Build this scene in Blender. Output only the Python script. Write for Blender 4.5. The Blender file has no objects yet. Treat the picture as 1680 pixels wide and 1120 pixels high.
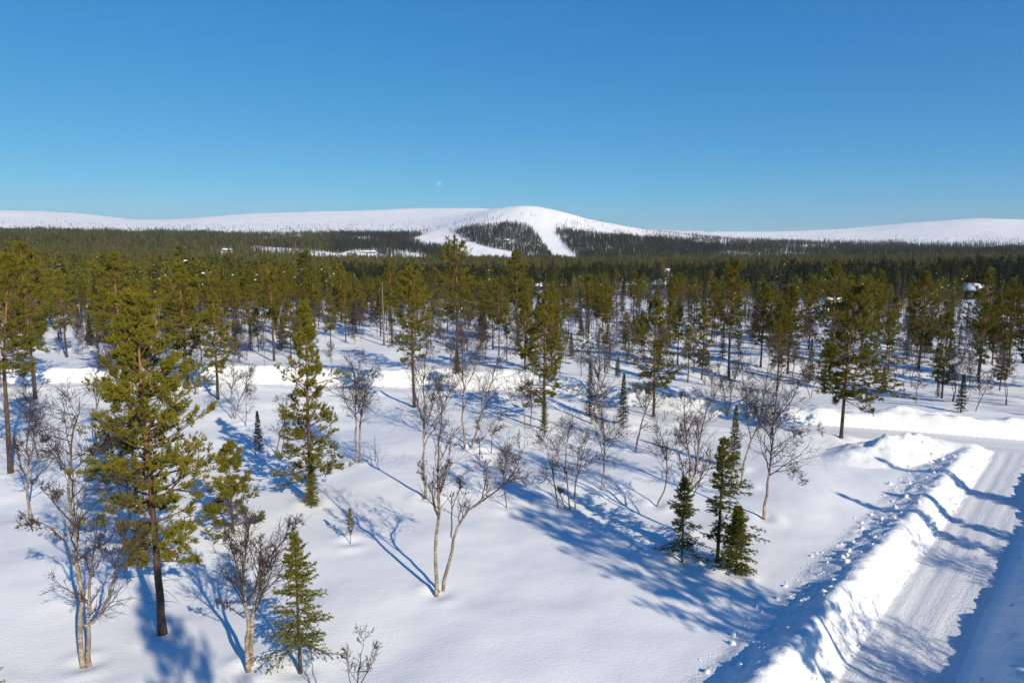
import bpy, math, random
import numpy as np

# ------------------------------------------------------------------ camera, sky, sun, exposure
scene = bpy.context.scene
C = scene.collection
CAM_Z, PITCH, FPX = 15.0, math.radians(8.4), 1120.0
cam_d = bpy.data.cameras.new('camera'); cam_d.sensor_width = 36.0; cam_d.lens = 24.0
cam_d.clip_start = 0.5; cam_d.clip_end = 30000
cam = bpy.data.objects.new('camera', cam_d); C.objects.link(cam)
cam.location = (0, 0, CAM_Z); cam.rotation_euler = (math.pi/2 - PITCH, 0, 0)
scene.camera = cam

SUN_EL, SUN_AZ = math.radians(27), math.radians(36)   # sun stands behind the camera, to the right
sun_dir = np.array([math.sin(SUN_AZ)*math.cos(SUN_EL), -math.cos(SUN_AZ)*math.cos(SUN_EL), math.sin(SUN_EL)])
world = bpy.data.worlds.new('World'); scene.world = world; world.use_nodes = True
wn, wl = world.node_tree.nodes, world.node_tree.links
wn.clear()
sky = wn.new('ShaderNodeTexSky'); sky.sky_type = 'NISHITA'; sky.sun_disc = False
sky.sun_elevation = SUN_EL; sky.sun_rotation = math.pi - SUN_AZ
sky.altitude = 1500; sky.air_density = 0.7; sky.dust_density = 0.0; sky.ozone_density = 5.0
bg = wn.new('ShaderNodeBackground'); bg.inputs['Strength'].default_value = 0.1
wo = wn.new('ShaderNodeOutputWorld')
# film response of the whole sky: one gamma and gain per channel, the same in every direction
sep, com = wn.new('ShaderNodeSeparateColor'), wn.new('ShaderNodeCombineColor')
wl.new(sky.outputs[0], sep.inputs[0])
for ch, (gain, power) in enumerate([(0.72, 1.28), (0.71, 0.72), (0.745, 0.43)]):
    a = wn.new('ShaderNodeMath'); a.operation = 'POWER'; a.inputs[1].default_value = power
    b = wn.new('ShaderNodeMath'); b.operation = 'MULTIPLY'; b.inputs[1].default_value = gain*10**(1-power)
    wl.new(sep.outputs[ch], a.inputs[0]); wl.new(a.outputs[0], b.inputs[0]); wl.new(b.outputs[0], com.inputs[ch])
wl.new(com.outputs[0], bg.inputs['Color']); wl.new(bg.outputs[0], wo.inputs['Surface'])

sun_l = bpy.data.lights.new('sun', 'SUN'); sun_l.energy = 5.0; sun_l.angle = math.radians(0.55); sun_l.color = (1.0, 0.855, 0.645)
sun_o = bpy.data.objects.new('sun', sun_l); C.objects.link(sun_o)
from mathutils import Vector
sun_o.rotation_euler = Vector(sun_dir).to_track_quat('Z', 'Y').to_euler()
sun_o.location = (40, -60, 60)

vs = scene.view_settings
vs.view_transform = 'Standard'; vs.look = 'None'; vs.exposure = 0.2; vs.gamma = 1.0; vs.use_curve_mapping = False
scene.render.engine = 'CYCLES'
cy = scene.cycles
cy.use_denoising = True; cy.max_bounces = 8; cy.diffuse_bounces = 3; cy.glossy_bounces = 2
cy.transmission_bounces = 3; cy.transparent_max_bounces = 8; cy.caustics_reflective = False; cy.caustics_refractive = False

# ------------------------------------------------------------------ small maths
rng = np.random.default_rng(7)
def ray(px, py):
    a, b = (px - 840.0)/FPX, (560.0 - py)/FPX
    cp, sp = math.cos(PITCH), math.sin(PITCH)
    return np.array([a, cp + b*sp, -sp + b*cp])
def px_of(x, y, z):
    cp, sp = math.cos(PITCH), math.sin(PITCH)
    dz = z - CAM_Z
    d = y*cp - dz*sp
    u = y*sp + dz*cp
    return 840 + FPX*x/d, 560 - FPX*u/d
def hash2(ix, iy, s):
    n = (ix.astype(np.int64)*374761393 + iy.astype(np.int64)*668265263 + s*974711) & 0x7fffffff
    n = ((n ^ (n >> 13))*1274126177) & 0x7fffffff
    return ((n ^ (n >> 16)) & 0xffff)/65535.0
def vnoise(x, y, s=0):
    ix, iy = np.floor(x), np.floor(y)
    fx, fy = x - ix, y - iy
    fx, fy = fx*fx*fx*(fx*(fx*6-15)+10), fy*fy*fy*(fy*(fy*6-15)+10)
    a, b = hash2(ix, iy, s), hash2(ix+1, iy, s)
    c, d = hash2(ix, iy+1, s), hash2(ix+1, iy+1, s)
    return (a + (b-a)*fx)*(1-fy) + (c + (d-c)*fx)*fy - 0.5
def fbm(x, y, oct=3, s=0):
    v = 0; a = 1.0
    for i in range(oct):
        v = v + a*vnoise(x*2**i, y*2**i, s+i); a *= .5
    return v
def sstep(a, b, x):
    t = np.clip((x-a)/(b-a), 0, 1); return t*t*(3-2*t)
def norm(v):
    return v/np.maximum(np.linalg.norm(v, axis=-1, keepdims=True), 1e-9)

# ------------------------------------------------------------------ the lie of the land
COLS = np.array([-700, -200, 0, 120, 250, 400, 600, 700, 760, 810, 860, 905, 960, 1050, 1130, 1260, 1400, 1580, 1680, 1900, 2400.])
RAD  = np.array([150, 250, 400, 600, 850, 1150, 1300, 1500, 1700, 1900, 2500, 3300, 4200, 6500.])
ROWS = np.array([  # image row of the ground at each distance (rows) and bearing (columns)
 [507]*21, [488]*21,
 [470,470,470,470,470,472,475,476,476,476,476,476,476,476,476,476,476,476,476,476,476],
 [452,452,452,452,453,455,457,458,458,458,458,458,458,458,458,458,458,458,458,458,458],
 [436,436,436,436,438,440,443,444,445,445,445,445,445,445,445,444,444,444,444,444,444],
 [419,419,419,419,422,426,430,433,434,434,434,434,434,433,432,432,432,433,433,433,433],
 [404,404,404,404,407,411,416,421,425,426,427,427,425,421,420,421,423,424,424,424,424],
 [396,396,396,396,398,401,404,404,399,395,397,397,399,402,408,413,417,419,419,419,419],
 [389,389,389,389,390,392,392,386,377,368,364,369,378,390,398,406,411,414,414,414,414],
 [383,383,383,383,383,384,383,377,363,347,338,344,359,376,388,399,405,408,409,409,409],
 [376,376,376,376,376,375,372,366,354,345,342,352,366,379,388,394,397,398,398,398,398],
 [366,364,364,366,369,366,360,356,352,350,352,360,370,380,384,388,388,386,385,385,385],
 [352,347,347,352,361,353,346,343,342,344,352,364,374,377,381,380,375,362,364,366,370],
 [354,349,349,354,363,356,349,346,345,347,355,366,376,379,383,382,377,365,367,369,373]], float)
TANEL = np.zeros_like(ROWS)
AZ = np.array([math.atan2((c-840)/FPX, ray(c, 395)[1]) for c in COLS])
for i in range(len(RAD)):
    for j, c in enumerate(COLS):
        d = ray(c, ROWS[i, j]); TANEL[i, j] = d[2]/math.hypot(d[0], d[1])
ZT = CAM_Z + TANEL*RAD[:, None]
ZT[0] = 0
lr = np.log(RAD)
def cub(p0, p1, p2, p3, t):
    return p1 + .5*t*(p2-p0 + t*(2*p0-5*p1+4*p2-p3 + t*(3*(p1-p2)+p3-p0)))
def far_h(x, y):
    r = np.hypot(x, y); az = np.arctan2(x, y)
    fi = np.interp(np.log(np.maximum(r, 1)), lr, np.arange(len(lr))); fj = np.interp(az, AZ, np.arange(len(AZ)))
    i = np.clip(fi.astype(int), 0, len(lr)-2); j = np.clip(fj.astype(int), 0, len(AZ)-2)
    u = fi-i; v = fj-j
    rows = []
    for di in (-1, 0, 1, 2):
        ii = np.clip(i+di, 0, len(lr)-1)
        cs = [ZT[ii, np.clip(j+dj, 0, len(AZ)-1)] for dj in (-1, 0, 1, 2)]
        rows.append(cub(*cs, v))
    z = cub(*rows, u)
    z = np.where(r < 150, 0, z)
    bump = fbm(x/90., y/90., 3, 5)*np.clip((r-150)/400., 0, 1)*3.0 + fbm(x/500., y/500., 3, 15)*np.clip((r-1500)/2500., 0, 1)*16
    return z + bump

def poly_dist(P, x, y):
    """distance to a polyline, side (+ right of travel), and running length"""
    best = np.full(x.shape, 1e9); side = np.zeros(x.shape); along = np.zeros(x.shape); acc = 0.0
    for k in range(len(P)-1):
        a, b = P[k], P[k+1]; d = b-a; L = np.hypot(*d)
        t = np.clip(((x-a[0])*d[0] + (y-a[1])*d[1])/L**2, 0, 1)
        qx, qy = x-a[0]-t*d[0], y-a[1]-t*d[1]
        dd = np.hypot(qx, qy); m = dd < best
        best = np.where(m, dd, best)
        side = np.where(m, np.sign(qx*d[1]-qy*d[0]), side); along = np.where(m, acc+t*L, along)
        acc += L
    return best*np.where(side == 0, 1, side), along
def on_plane(px, py, z):
    d = ray(px, py); t = (z-CAM_Z)/d[2]; return np.array([d[0]*t, d[1]*t])
ROAD_Z, HW = -0.5, 1.5
# main track: straight, then swinging left into the cross track
a0, a1 = on_plane(1375, 1120, ROAD_Z), on_plane(1618, 768, ROAD_Z)
rd = (a1-a0)/np.hypot(*(a1-a0)); rn = np.array([rd[1], -rd[0]])
CROSS_Z, CHW = -0.35, 1.7
def smooth_line(P, n=8):
    out = []
    for i in range(len(P)-1):
        p = [P[max(i-1, 0)], P[i], P[i+1], P[min(i+2, len(P)-1)]]
        for t in np.arange(n)/n: out.append(cub(*p, t))
    out.append(P[-1]); return np.array(out)
CROSS = smooth_line([on_plane(a, b, CROSS_Z) for a, b in [(-420, 634), (0, 634), (200, 634), (420, 636), (600, 640), (760, 645), (880, 652), (1000, 668), (1150, 690), (1340, 706), (1480, 716), (1600, 726), (1760, 738), (2000, 755)]])
_t = np.linspace(0, 60, 1200)
_q = a0 + rn*HW + rd*_t[:, None]
MAIN = np.array([a0 - rd*22 + rn*HW, _q[np.argmin(np.abs(poly_dist(CROSS, _q[:, 0], _q[:, 1])[0]))]])
PILE = on_plane(1468, 740, 0.0)

def ground_h(x, y, full=True):
    x = np.asarray(x, float); y = np.asarray(y, float)
    r = np.hypot(x, y)
    z = fbm(x/14., y/14., 2, 1)*0.85 + fbm(x/4.6, y/4.6, 2, 3)*0.25 + fbm(x/1.3, y/1.3, 2, 9)*0.035
    z = z*np.clip(1.25 - r/260., .15, 1)
    if full and np.any(r < 160):
        # cross track banks
        v, u = poly_dist(CROSS, x, y)
        far = sstep(CHW+4.0, CHW+1.2, -v)*(v < 0)*(np.interp(u, [80, 150], [.58, .42]) + fbm(u/3.0, v/2.0, 3, 21)*0.8*np.clip((u-70)/30., .2, 1))
        nearb = sstep(CHW+2.6, CHW+1.0, v)*(v > 0)*(0.16 + .35*np.clip(fbm(u/4.0, v/3., 3, 22), 0, 1))
        shoulder = 0.55*sstep(CHW+14, CHW+3.5, -v)*(v < 0)
        v1, u1 = poly_dist(MAIN, x, y)
        endf = sstep(CHW+.6, CHW+4.5, v)
        hL = (np.interp(u1, [16, 30, 52], [1.05, .80, .52]) + 0.16*fbm(u1/3.6, v1*0+.5, 2, 31))*endf
        hR = (1.02 + 0.40*fbm(u1/2.6, v1*0+7.5, 3, 32))*endf
        # left bank: sharp ridge at 2.9 m, broken back slope
        av = np.abs(v1)
        lump = fbm(x/.55, y/.55, 3, 41)
        prof = np.interp(av, [0, 2.75, 3.0, 3.5, 4.3, 5.0, 6.0], [1, 1, .96, .66, .22, .05, 0])
        prof_r = np.interp(av, [0, 3.9, 4.4, 5.2, 6.4, 8.0], [1, 1, .95, .6, .15, 0])
        bank = np.where(v1 < 0, hL*prof, hR*prof_r)
        rough = np.where(v1 < 0, sstep(5.2, 4.2, av), sstep(7.5, 6, av))*sstep(1.45, 1.9, av)*endf
        fine = fbm(x/.26, y/.26, 2, 48)
        bank = bank + rough*(lump*np.where(v1 < 0, .10, .26) + np.where(v1 < 0, sstep(2.6, 2.9, av)*.085, .15)*fine)
        chunk = sstep(HW-.05, HW+.15, av)*sstep(HW+.85, HW+.4, av)*np.clip(fbm(x/.3, y/.3, 2, 47)+.15, 0, 1)*.16*endf*(v1 < 0)
        px_, py_ = x-PILE[0], y-PILE[1]
        qa, qb = px_*.94+py_*.34, -px_*.34+py_*.94
        rr = np.hypot(qa/6.2, qb/2.8)
        pile = 1.75*np.clip(1-rr, 0, 1)**1.15 * (1 + fbm(x/1.1, y/1.1, 3, 44)*.5)
        up = np.maximum.reduce([far, nearb, bank, pile]) + .34*np.minimum(far, 1)*fbm(x/.9, y/.9, 3, 45)
        z = np.where(r < 150, z + up + shoulder*(1-np.clip((r-90)/50., 0, 1)), z)
        # carve the two tracks
        flute = fbm(u1/.5, av/1.8, 3, 51)*.4 + fbm(u1/4., av*0, 2, 52)*.2
        c1 = sstep(HW, HW+np.where(v1 < 0, 1.3+flute, 2.5+flute*.6), av)
        base1 = ROAD_Z + .15*sstep(7, 2, np.abs(v)) + .012*np.sin(v1*9.0) + .02*fbm(u1/2., v1/.35, 2, 61) - .035*np.exp(-((av-.75)/.22)**2)
        z = base1 + (z-base1)*c1
        z = z + chunk
        c2 = sstep(CHW, CHW+0.9, np.abs(v))
        base2 = CROSS_Z - .13*endf*0 + .02*fbm(u/2., v/.35, 2, 62) - .035*np.exp(-((np.abs(v)-.8)/.22)**2)
        z = np.minimum(base2 + (z-base2)*c2, np.where(c2 < 1, np.maximum(z, base2), z)) if False else base2 + (z-base2)*c2
    w = sstep(120, 190, r)
    return z*(1-w) + w*(far_h(x, y) + .35*fbm(x/9., y/9., 2, 2))

def gpoint(px, py):
    d = ray(px, py); z = 0.0
    if d[2] > -1e-3: d[2] = -1e-3
    lo, hi = 5.0, None
    ts = np.concatenate([np.arange(8, 200, .5), np.geomspace(200, 5000, 700)])
    X, Y, Z = d[0]*ts, d[1]*ts, CAM_Z + d[2]*ts
    below = np.nonzero(Z < ground_h(X, Y))[0]
    t = ts[below[0]] if len(below) else ts[-1]
    t0 = ts[below[0]-1] if len(below) else t
    for _ in range(12):
        m = (t+t0)/2
        if CAM_Z + d[2]*m < float(ground_h(np.array([d[0]*m]), np.array([d[1]*m]))[0]): t = m
        else: t0 = m
    return np.array([d[0]*t, d[1]*t, float(ground_h(np.array([d[0]*t]), np.array([d[1]*t]))[0])])

# ------------------------------------------------------------------ mesh helpers
def make_mesh(name, V, F, mats, attrs=None, fmat=None, smooth=False):
    """V (n,3); F list of index arrays, each (m,3) or (m,4)"""
    me = bpy.data.meshes.new(name)
    V = np.asarray(V, np.float32)
    F = [np.asarray(f, np.int32) for f in F if len(f)]
    me.vertices.add(len(V)); me.vertices.foreach_set('co', V.ravel())
    nl = sum(f.size for f in F); npoly = sum(len(f) for f in F)
    me.loops.add(nl); me.polygons.add(npoly)
    me.loops.foreach_set('vertex_index', np.concatenate([f.ravel() for f in F]))
    tot = np.concatenate([np.full(len(f), f.shape[1], np.int32) for f in F])
    st = np.concatenate([[0], np.cumsum(tot)[:-1]]).astype(np.int32)
    me.polygons.foreach_set('loop_start', st); me.polygons.foreach_set('loop_total', tot)
    for m in mats: me.materials.append(m)
    if fmat is not None: me.polygons.foreach_set('material_index', np.asarray(fmat, np.int32))
    if smooth: me.polygons.foreach_set('use_smooth', np.ones(npoly, bool))
    for k, a in (attrs or {}).items():
        at = me.attributes.new(k, 'FLOAT', 'POINT'); at.data.foreach_set('value', np.asarray(a, np.float32))
    me.update(); me.validate()
    return me
def add_obj(name, me, parent=None):
    o = bpy.data.objects.new(name, me); C.objects.link(o)
    if parent is not None: o.parent = parent
    return o
def empty(name, loc=(0, 0, 0)):
    o = bpy.data.objects.new(name, None); C.objects.link(o); o.location = loc; o.empty_display_size = .3
    return o
def tag(o, label=None, cat=None, group=None, kind=None):
    if label: o['label'] = label
    if cat: o['category'] = cat
    if group: o['group'] = group
    if kind: o['kind'] = kind
    return o

class NT:
    def __init__(s, name):
        s.m = bpy.data.materials.new(name); s.m.use_nodes = True
        s.n, s.l = s.m.node_tree.nodes, s.m.node_tree.links; s.n.clear()
        s.out = s.n.new('ShaderNodeOutputMaterial')
    def add(s, t, ins=None, **kw):
        n = s.n.new(t)
        for k, v in kw.items(): setattr(n, k, v)
        for k, v in (ins or {}).items():
            if hasattr(v, 'is_linked') or isinstance(v, bpy.types.NodeSocket): s.l.new(v, n.inputs[k])
            else: n.inputs[k].default_value = v
        return n
    def attr(s, name): return s.add('ShaderNodeAttribute', attribute_name=name).outputs['Fac']
    def ramp(s, fac, stops):
        r = s.n.new('ShaderNodeValToRGB'); s.l.new(fac, r.inputs[0])
        e = r.color_ramp.elements
        while len(e) < len(stops): e.new(.5)
        for k, (p, c) in enumerate(stops): e[k].position = p; e[k].color = (*c, 1)
        return r.outputs[0]
    def mix(s, fac, a, b, mode='MIX'):
        m = s.n.new('ShaderNodeMix'); m.data_type = 'RGBA'; m.blend_type = mode
        for i, v in ((0, fac), (6, a), (7, b)):
            if isinstance(v, bpy.types.NodeSocket): s.l.new(v, m.inputs[i])
            else: m.inputs[i].default_value = v if i == 0 else (*v, 1)
        return m.outputs[2]
    def math(s, op, a, b=0.0):
        m = s.n.new('ShaderNodeMath'); m.operation = op
        for i, v in ((0, a), (1, b)):
            if isinstance(v, bpy.types.NodeSocket): s.l.new(v, m.inputs[i])
            else: m.inputs[i].default_value = v
        return m.outputs[0]

SNOW = (0.80, 0.835, 0.86)
def snow_material(name, kind):
    t = NT(name)
    geo = t.add('ShaderNodeNewGeometry').outputs['Position']
    n1 = t.add('ShaderNodeTexNoise', {'Vector': geo, 'Scale': 9.0, 'Detail': 5.0, 'Roughness': .62}).outputs[0]
    n2 = t.add('ShaderNodeTexNoise', {'Vector': geo, 'Scale': 1.3, 'Detail': 3.0}).outputs[0]
    col = t.mix(t.math('MULTIPLY', n2, .5), SNOW, tuple(c*.95 for c in SNOW))
    b = t.add('ShaderNodeBump', {'Height': n1, 'Strength': .26 if kind == 'field' else .5, 'Distance': .05 if kind == 'field' else .12})
    if kind == 'field':
        comb = t.add('ShaderNodeMapping', {'Vector': geo, 'Scale': (1.6, 4.5, 1.0), 'Rotation': (0, 0, .5)}).outputs[0]
        n3 = t.add('ShaderNodeTexNoise', {'Vector': comb, 'Scale': 2.2, 'Detail': 3.0}).outputs[0]
        b = t.add('ShaderNodeBump', {'Height': n3, 'Strength': .22, 'Distance': .05, 'Normal': b.outputs[0]})
    if kind == 'hill':
        n3 = t.add('ShaderNodeTexNoise', {'Vector': t.add('ShaderNodeMapping', {'Vector': geo, 'Scale': (1., .35, 1.)}).outputs[0], 'Scale': .02, 'Detail': 7.0, 'Roughness': .62}).outputs[0]
        b = t.add('ShaderNodeBump', {'Height': n3, 'Strength': .45, 'Distance': 9.0})
        col = t.mix(t.math('MULTIPLY', n2, .3), (.90, .915, .92), (.86, .88, .90))
    if kind == 'road':
        v = t.attr('across'); u = t.attr('along')
        vec = t.add('ShaderNodeCombineXYZ', {'X': t.math('MULTIPLY', v, 9.0), 'Y': t.math('MULTIPLY', u, .12)}).outputs[0]
        n3 = t.add('ShaderNodeTexNoise', {'Vector': vec, 'Scale': 1.6, 'Detail': 4.0, 'Roughness': .7}).outputs[0]
        b = t.add('ShaderNodeBump', {'Height': n3, 'Strength': .55, 'Distance': .035, 'Normal': b.outputs[0]})
        vec2 = t.add('ShaderNodeCombineXYZ', {'X': t.math('MULTIPLY', v, 3.0), 'Y': t.math('MULTIPLY', u, .05)}).outputs[0]
        n4 = t.add('ShaderNodeTexNoise', {'Vector': vec2, 'Scale': 1.6, 'Detail': 2.0}).outputs[0]
        col = t.mix(t.math('MULTIPLY', n4, 1.1), tuple(c*.94 for c in SNOW), (.58, .605, .65))
    p = t.add('ShaderNodeBsdfPrincipled', {'Base Color': col, 'Roughness': .62, 'Normal': b.outputs[0], 'Specular IOR Level': .25})
    t.l.new(p.outputs[0], t.out.inputs[0])
    return t.m
M_HILL = snow_material('hill_snow', 'hill')
M_SNOW, M_BANK, M_ROAD = snow_material('snow', 'field'), snow_material('ploughed_snow', 'bank'), snow_material('packed_snow', 'road')

def foliage_material(name, dark, mid, light, trans=.25, var=.2):
    t = NT(name)
    tone = t.attr('tone')
    oi = t.add('ShaderNodeObjectInfo').outputs['Random']
    f = t.math('ADD', t.math('MULTIPLY', tone, 1-var), t.math('MULTIPLY', oi, var))
    c = t.ramp(f, [(0.05, dark), (.5, mid), (.95, light)])
    d = t.add('ShaderNodeBsdfDiffuse', {'Color': c, 'Roughness': .6})
    tr = t.add('ShaderNodeBsdfTranslucent', {'Color': c})
    mx = t.add('ShaderNodeMixShader', {0: trans}); t.l.new(d.outputs[0], mx.inputs[1]); t.l.new(tr.outputs[0], mx.inputs[2])
    t.l.new(mx.outputs[0], t.out.inputs[0])
    return t.m
M_PINE = foliage_material('pine_needles', (.07, .072, .013), (.155, .148, .02), (.25, .218, .032))
M_SPRUCE = foliage_material('spruce_needles', (.065, .075, .015), (.14, .148, .023), (.22, .212, .033), trans=.32)
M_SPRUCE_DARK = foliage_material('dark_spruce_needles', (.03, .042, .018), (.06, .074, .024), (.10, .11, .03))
M_PINE_FAR = foliage_material('far_pine_needles', (.04, .047, .015), (.11, .112, .024), (.20, .182, .04), var=.5)
M_SPRUCE_FAR = foliage_material('far_spruce_needles', (.014, .021, .013), (.03, .039, .021), (.062, .07, .03), var=.5)

def bark(name, kind):
    t = NT(name)
    geo = t.add('ShaderNodeTexCoord').outputs['Object']
    h = t.attr('tone')
    if kind == 'pine':
        n = t.add('ShaderNodeTexNoise', {'Vector': t.add('ShaderNodeMapping', {'Vector': geo, 'Scale': (1.5, 1.5, .45)}).outputs[0], 'Scale': 8.0, 'Detail': 6.0, 'Roughness': .75}).outputs[0]
        hh = t.math('ADD', h, t.math('MULTIPLY', t.math('SUBTRACT', n, .5), .35))
        c = t.ramp(hh, [(.1, (.095, .075, .062)), (.42, (.14, .092, .066)), (.68, (.32, .172, .086)), (.9, (.37, .205, .10))])
        c = t.mix(t.ramp(n, [(.4, (0, 0, 0)), (.62, (1, 1, 1))]), c, t.mix(1.0, c, (.38, .36, .35), 'MULTIPLY'))
    elif kind == 'birch':
        m = t.add('ShaderNodeMapping', {'Vector': geo, 'Scale': (5, 5, 22)}).outputs[0]
        n = t.add('ShaderNodeTexNoise', {'Vector': m, 'Scale': 1.0, 'Detail': 4.0, 'Roughness': .7}).outputs[0]
        n2 = t.add('ShaderNodeTexNoise', {'Vector': geo, 'Scale': 2.5, 'Detail': 4.0}).outputs[0]
        white = t.ramp(n, [(.40, (.035, .028, .025)), (.48, (.36, .31, .25)), (.64, (.60, .55, .48))])
        white = t.mix(t.ramp(n2, [(.36, (0, 0, 0)), (.58, (1, 1, 1))]), white, (.20, .16, .115))
        c = t.mix(t.ramp(h, [(.2, (0, 0, 0)), (.62, (1, 1, 1))]), (.068, .048, .043), white)
    elif kind == 'dead':
        n = t.add('ShaderNodeTexNoise', {'Vector': geo, 'Scale': 8.0, 'Detail': 4.0}).outputs[0]
        c = t.ramp(n, [(.3, (.11, .09, .075)), (.7, (.25, .21, .18))])
    else:
        n = t.add('ShaderNodeTexNoise', {'Vector': geo, 'Scale': 9.0, 'Detail': 4.0}).outputs[0]
        c = t.ramp(n, [(.3, (.045, .036, .03)), (.7, (.13, .10, .08))])
    b = t.add('ShaderNodeBump', {'Height': n, 'Strength': .6, 'Distance': .03})
    p = t.add('ShaderNodeBsdfPrincipled', {'Base Color': c, 'Roughness': .9, 'Normal': b.outputs[0], 'Specular IOR Level': .15})
    t.l.new(p.outputs[0], t.out.inputs[0]); return t.m
M_BARK_PINE, M_BARK_BIRCH, M_BARK_SPRUCE, M_DEAD = bark('pine_bark', 'pine'), bark('birch_bark', 'birch'), bark('spruce_bark', 'spruce'), bark('dead_wood', 'dead')
def plain(name, c, rough=.8):
    t = NT(name)
    n = t.add('ShaderNodeTexNoise', {'Vector': t.add('ShaderNodeTexCoord').outputs['Object'], 'Scale': 3.0, 'Detail': 4.0}).outputs[0]
    col = t.mix(n, tuple(k*.8 for k in c), tuple(min(1, k*1.15) for k in c))
    p = t.add('ShaderNodeBsdfPrincipled', {'Base Color': col, 'Roughness': rough}); t.l.new(p.outputs[0], t.out.inputs[0]); return t.m
M_LICHEN = plain('hanging_lichen', (.045, .036, .028), .95)
M_LICHEN_G = plain('yellow_lichen', (.16, .13, .03), .95)
M_TWIG = plain('birch_twigs', (.062, .045, .044), .9)

# ------------------------------------------------------------------ ground meshes
def spaced(*segs):
    out = []
    for a, b, s in segs: out.append(np.linspace(a, b, max(2, int(round((b-a)/s))), endpoint=False))
    out.append([segs[-1][1]]); return np.concatenate(out)
gx = spaced((-150, -75, 1.5), (-75, -30, .55), (-30, 4, .27), (4, 46, .135), (46, 75, .35), (75, 180, 1.5))
gy = spaced((-30, 8, 1.5), (8, 16, .3), (16, 56, .15), (56, 74, .2), (74, 110, .6), (110, 200, 1.4))
GX, GY = np.meshgrid(gx, gy); GZ = ground_h(GX, GY)
V = np.stack([GX, GY, GZ], -1).reshape(-1, 3)
nx, ny = len(gx), len(gy)
idx = np.arange(nx*ny).reshape(ny, nx)
Q = np.stack([idx[:-1, :-1], idx[:-1, 1:], idx[1:, 1:], idx[1:, :-1]], -1).reshape(-1, 4)
FC = V[Q].mean(1)
v1, u1 = poly_dist(MAIN, V[:, 0], V[:, 1]); v2, u2 = poly_dist(CROSS, V[:, 0], V[:, 1])
L1 = np.hypot(*(MAIN[1]-MAIN[0])) - 1
f1, f2, fu1 = v1[Q].mean(1), v2[Q].mean(1), u1[Q].mean(1)
is_cross = np.abs(f2) < CHW+.06; is_main = (np.abs(f1) < HW+.06) & ~is_cross & (f2 > 0)
is_l = (f1 < 0) & (f1 > -5.2) & (fu1 < L1) & ~is_main & ~is_cross
is_r = (f1 > 0) & (f1 < 6.8) & (fu1 < L1) & ~is_main & ~is_cross
is_f = (f2 < 0) & (f2 > -(CHW+4.2)) & ~(is_main | is_cross | is_l | is_r)
is_p = (np.hypot(((FC[:, 0]-PILE[0])*.94+(FC[:, 1]-PILE[1])*.34)/6.2, (-(FC[:, 0]-PILE[0])*.34+(FC[:, 1]-PILE[1])*.94)/2.8) < 1.0) & ~(is_main | is_cross | is_l | is_r | is_f)
rest = ~(is_main | is_cross | is_l | is_r | is_f | is_p)
def sub_mesh(name, mask, mat, uv=None):
    f = Q[mask]; used, inv = np.unique(f, return_inverse=True)
    at = {}
    if uv: at = {'across': uv[0][used], 'along': uv[1][used]}
    me = make_mesh(name, V[used], [inv.reshape(-1, 4)], [mat], at, smooth=True)
    return add_obj(name, me)
def setting(o, label, cat): return tag(o, label, cat, kind='structure')
setting(sub_mesh('snow_ground', rest, M_SNOW), 'smooth deep snow covering the open wooded ground', 'snow')
setting(sub_mesh('road', is_main, M_ROAD, (v1, u1)), 'groomed snow road running between ploughed banks at lower right', 'road')
setting(sub_mesh('cross_road', is_cross, M_ROAD, (v2, u2)), 'snow covered side road crossing behind the birches', 'road')
setting(sub_mesh('snow_bank_left', is_l, M_BANK), 'tall ploughed snow bank with sunlit white face left of the road', 'snow bank')
setting(sub_mesh('snow_bank_right', is_r, M_BANK), 'shaded ploughed snow bank on the right edge of the road', 'snow bank')
setting(sub_mesh('snow_bank_far', is_f, M_BANK), 'bright low snow bank along the far side of the cross road', 'snow bank')
setting(sub_mesh('snow_pile', is_p, M_BANK), 'ploughed heap of snow at the road junction beside the leaning pine', 'snow pile')

# far land in a fan of rings
ra = np.concatenate([np.geomspace(150, 2000, 230), np.geomspace(2000, 9000, 90)[1:]])
aa = np.radians(np.linspace(-58, 58, 350))
RR, AA = np.meshgrid(ra, aa, indexing='ij')
FX, FY = RR*np.sin(AA), RR*np.cos(AA); FZ = ground_h(FX, FY, False)
# the fan dives under the near sheet where the two overlap
FZ = FZ - np.where((FX > -150) & (FX < 180) & (FY < 200), 1.2*sstep(0, 14, np.minimum(np.minimum(FX+150, 180-FX), 200-FY)), 0) - .02
VF = np.stack([FX, FY, FZ], -1).reshape(-1, 3)
ii = np.arange(len(ra)*len(aa)).reshape(len(ra), len(aa))
QF = np.stack([ii[:-1, :-1], ii[:-1, 1:], ii[1:, 1:], ii[1:, :-1]], -1).reshape(-1, 4)[:, ::-1]
setting(add_obj('hills', make_mesh('hills', VF, [QF], [M_HILL], smooth=True)), 'snow covered valley and bare rounded ski hill on the horizon', 'hill')

# ------------------------------------------------------------------ growing things
def grow(rg, P0, D, L, R0, R1, k, wob=.12, trop=0., up=np.array([0, 0, 1.])):
    B = len(P0); pts = np.zeros((B, k, 3)); pts[:, 0] = P0; d = norm(D.copy()); st = (L/(k-1))[:, None]
    tr = np.broadcast_to(np.asarray(trop, float), (B,))[:, None]
    for i in range(1, k):
        d = norm(d + wob*rg.normal(size=(B, 3)) + tr*up)
        pts[:, i] = pts[:, i-1] + d*st
    t = np.linspace(0, 1, k)[None]
    return pts, np.asarray(R0)[:, None]*(1-t) + np.asarray(R1)[:, None]*t
def sample(pts, rad, par, t):
    k = pts.shape[1]; f = t*(k-1); i = np.clip(f.astype(int), 0, k-2); w = (f-i)[:, None]
    p = pts[par, i]*(1-w) + pts[par, i+1]*w
    return p, norm(pts[par, i+1]-pts[par, i]), rad[par, i]*(1-w[:, 0]) + rad[par, i+1]*w[:, 0]
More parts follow.
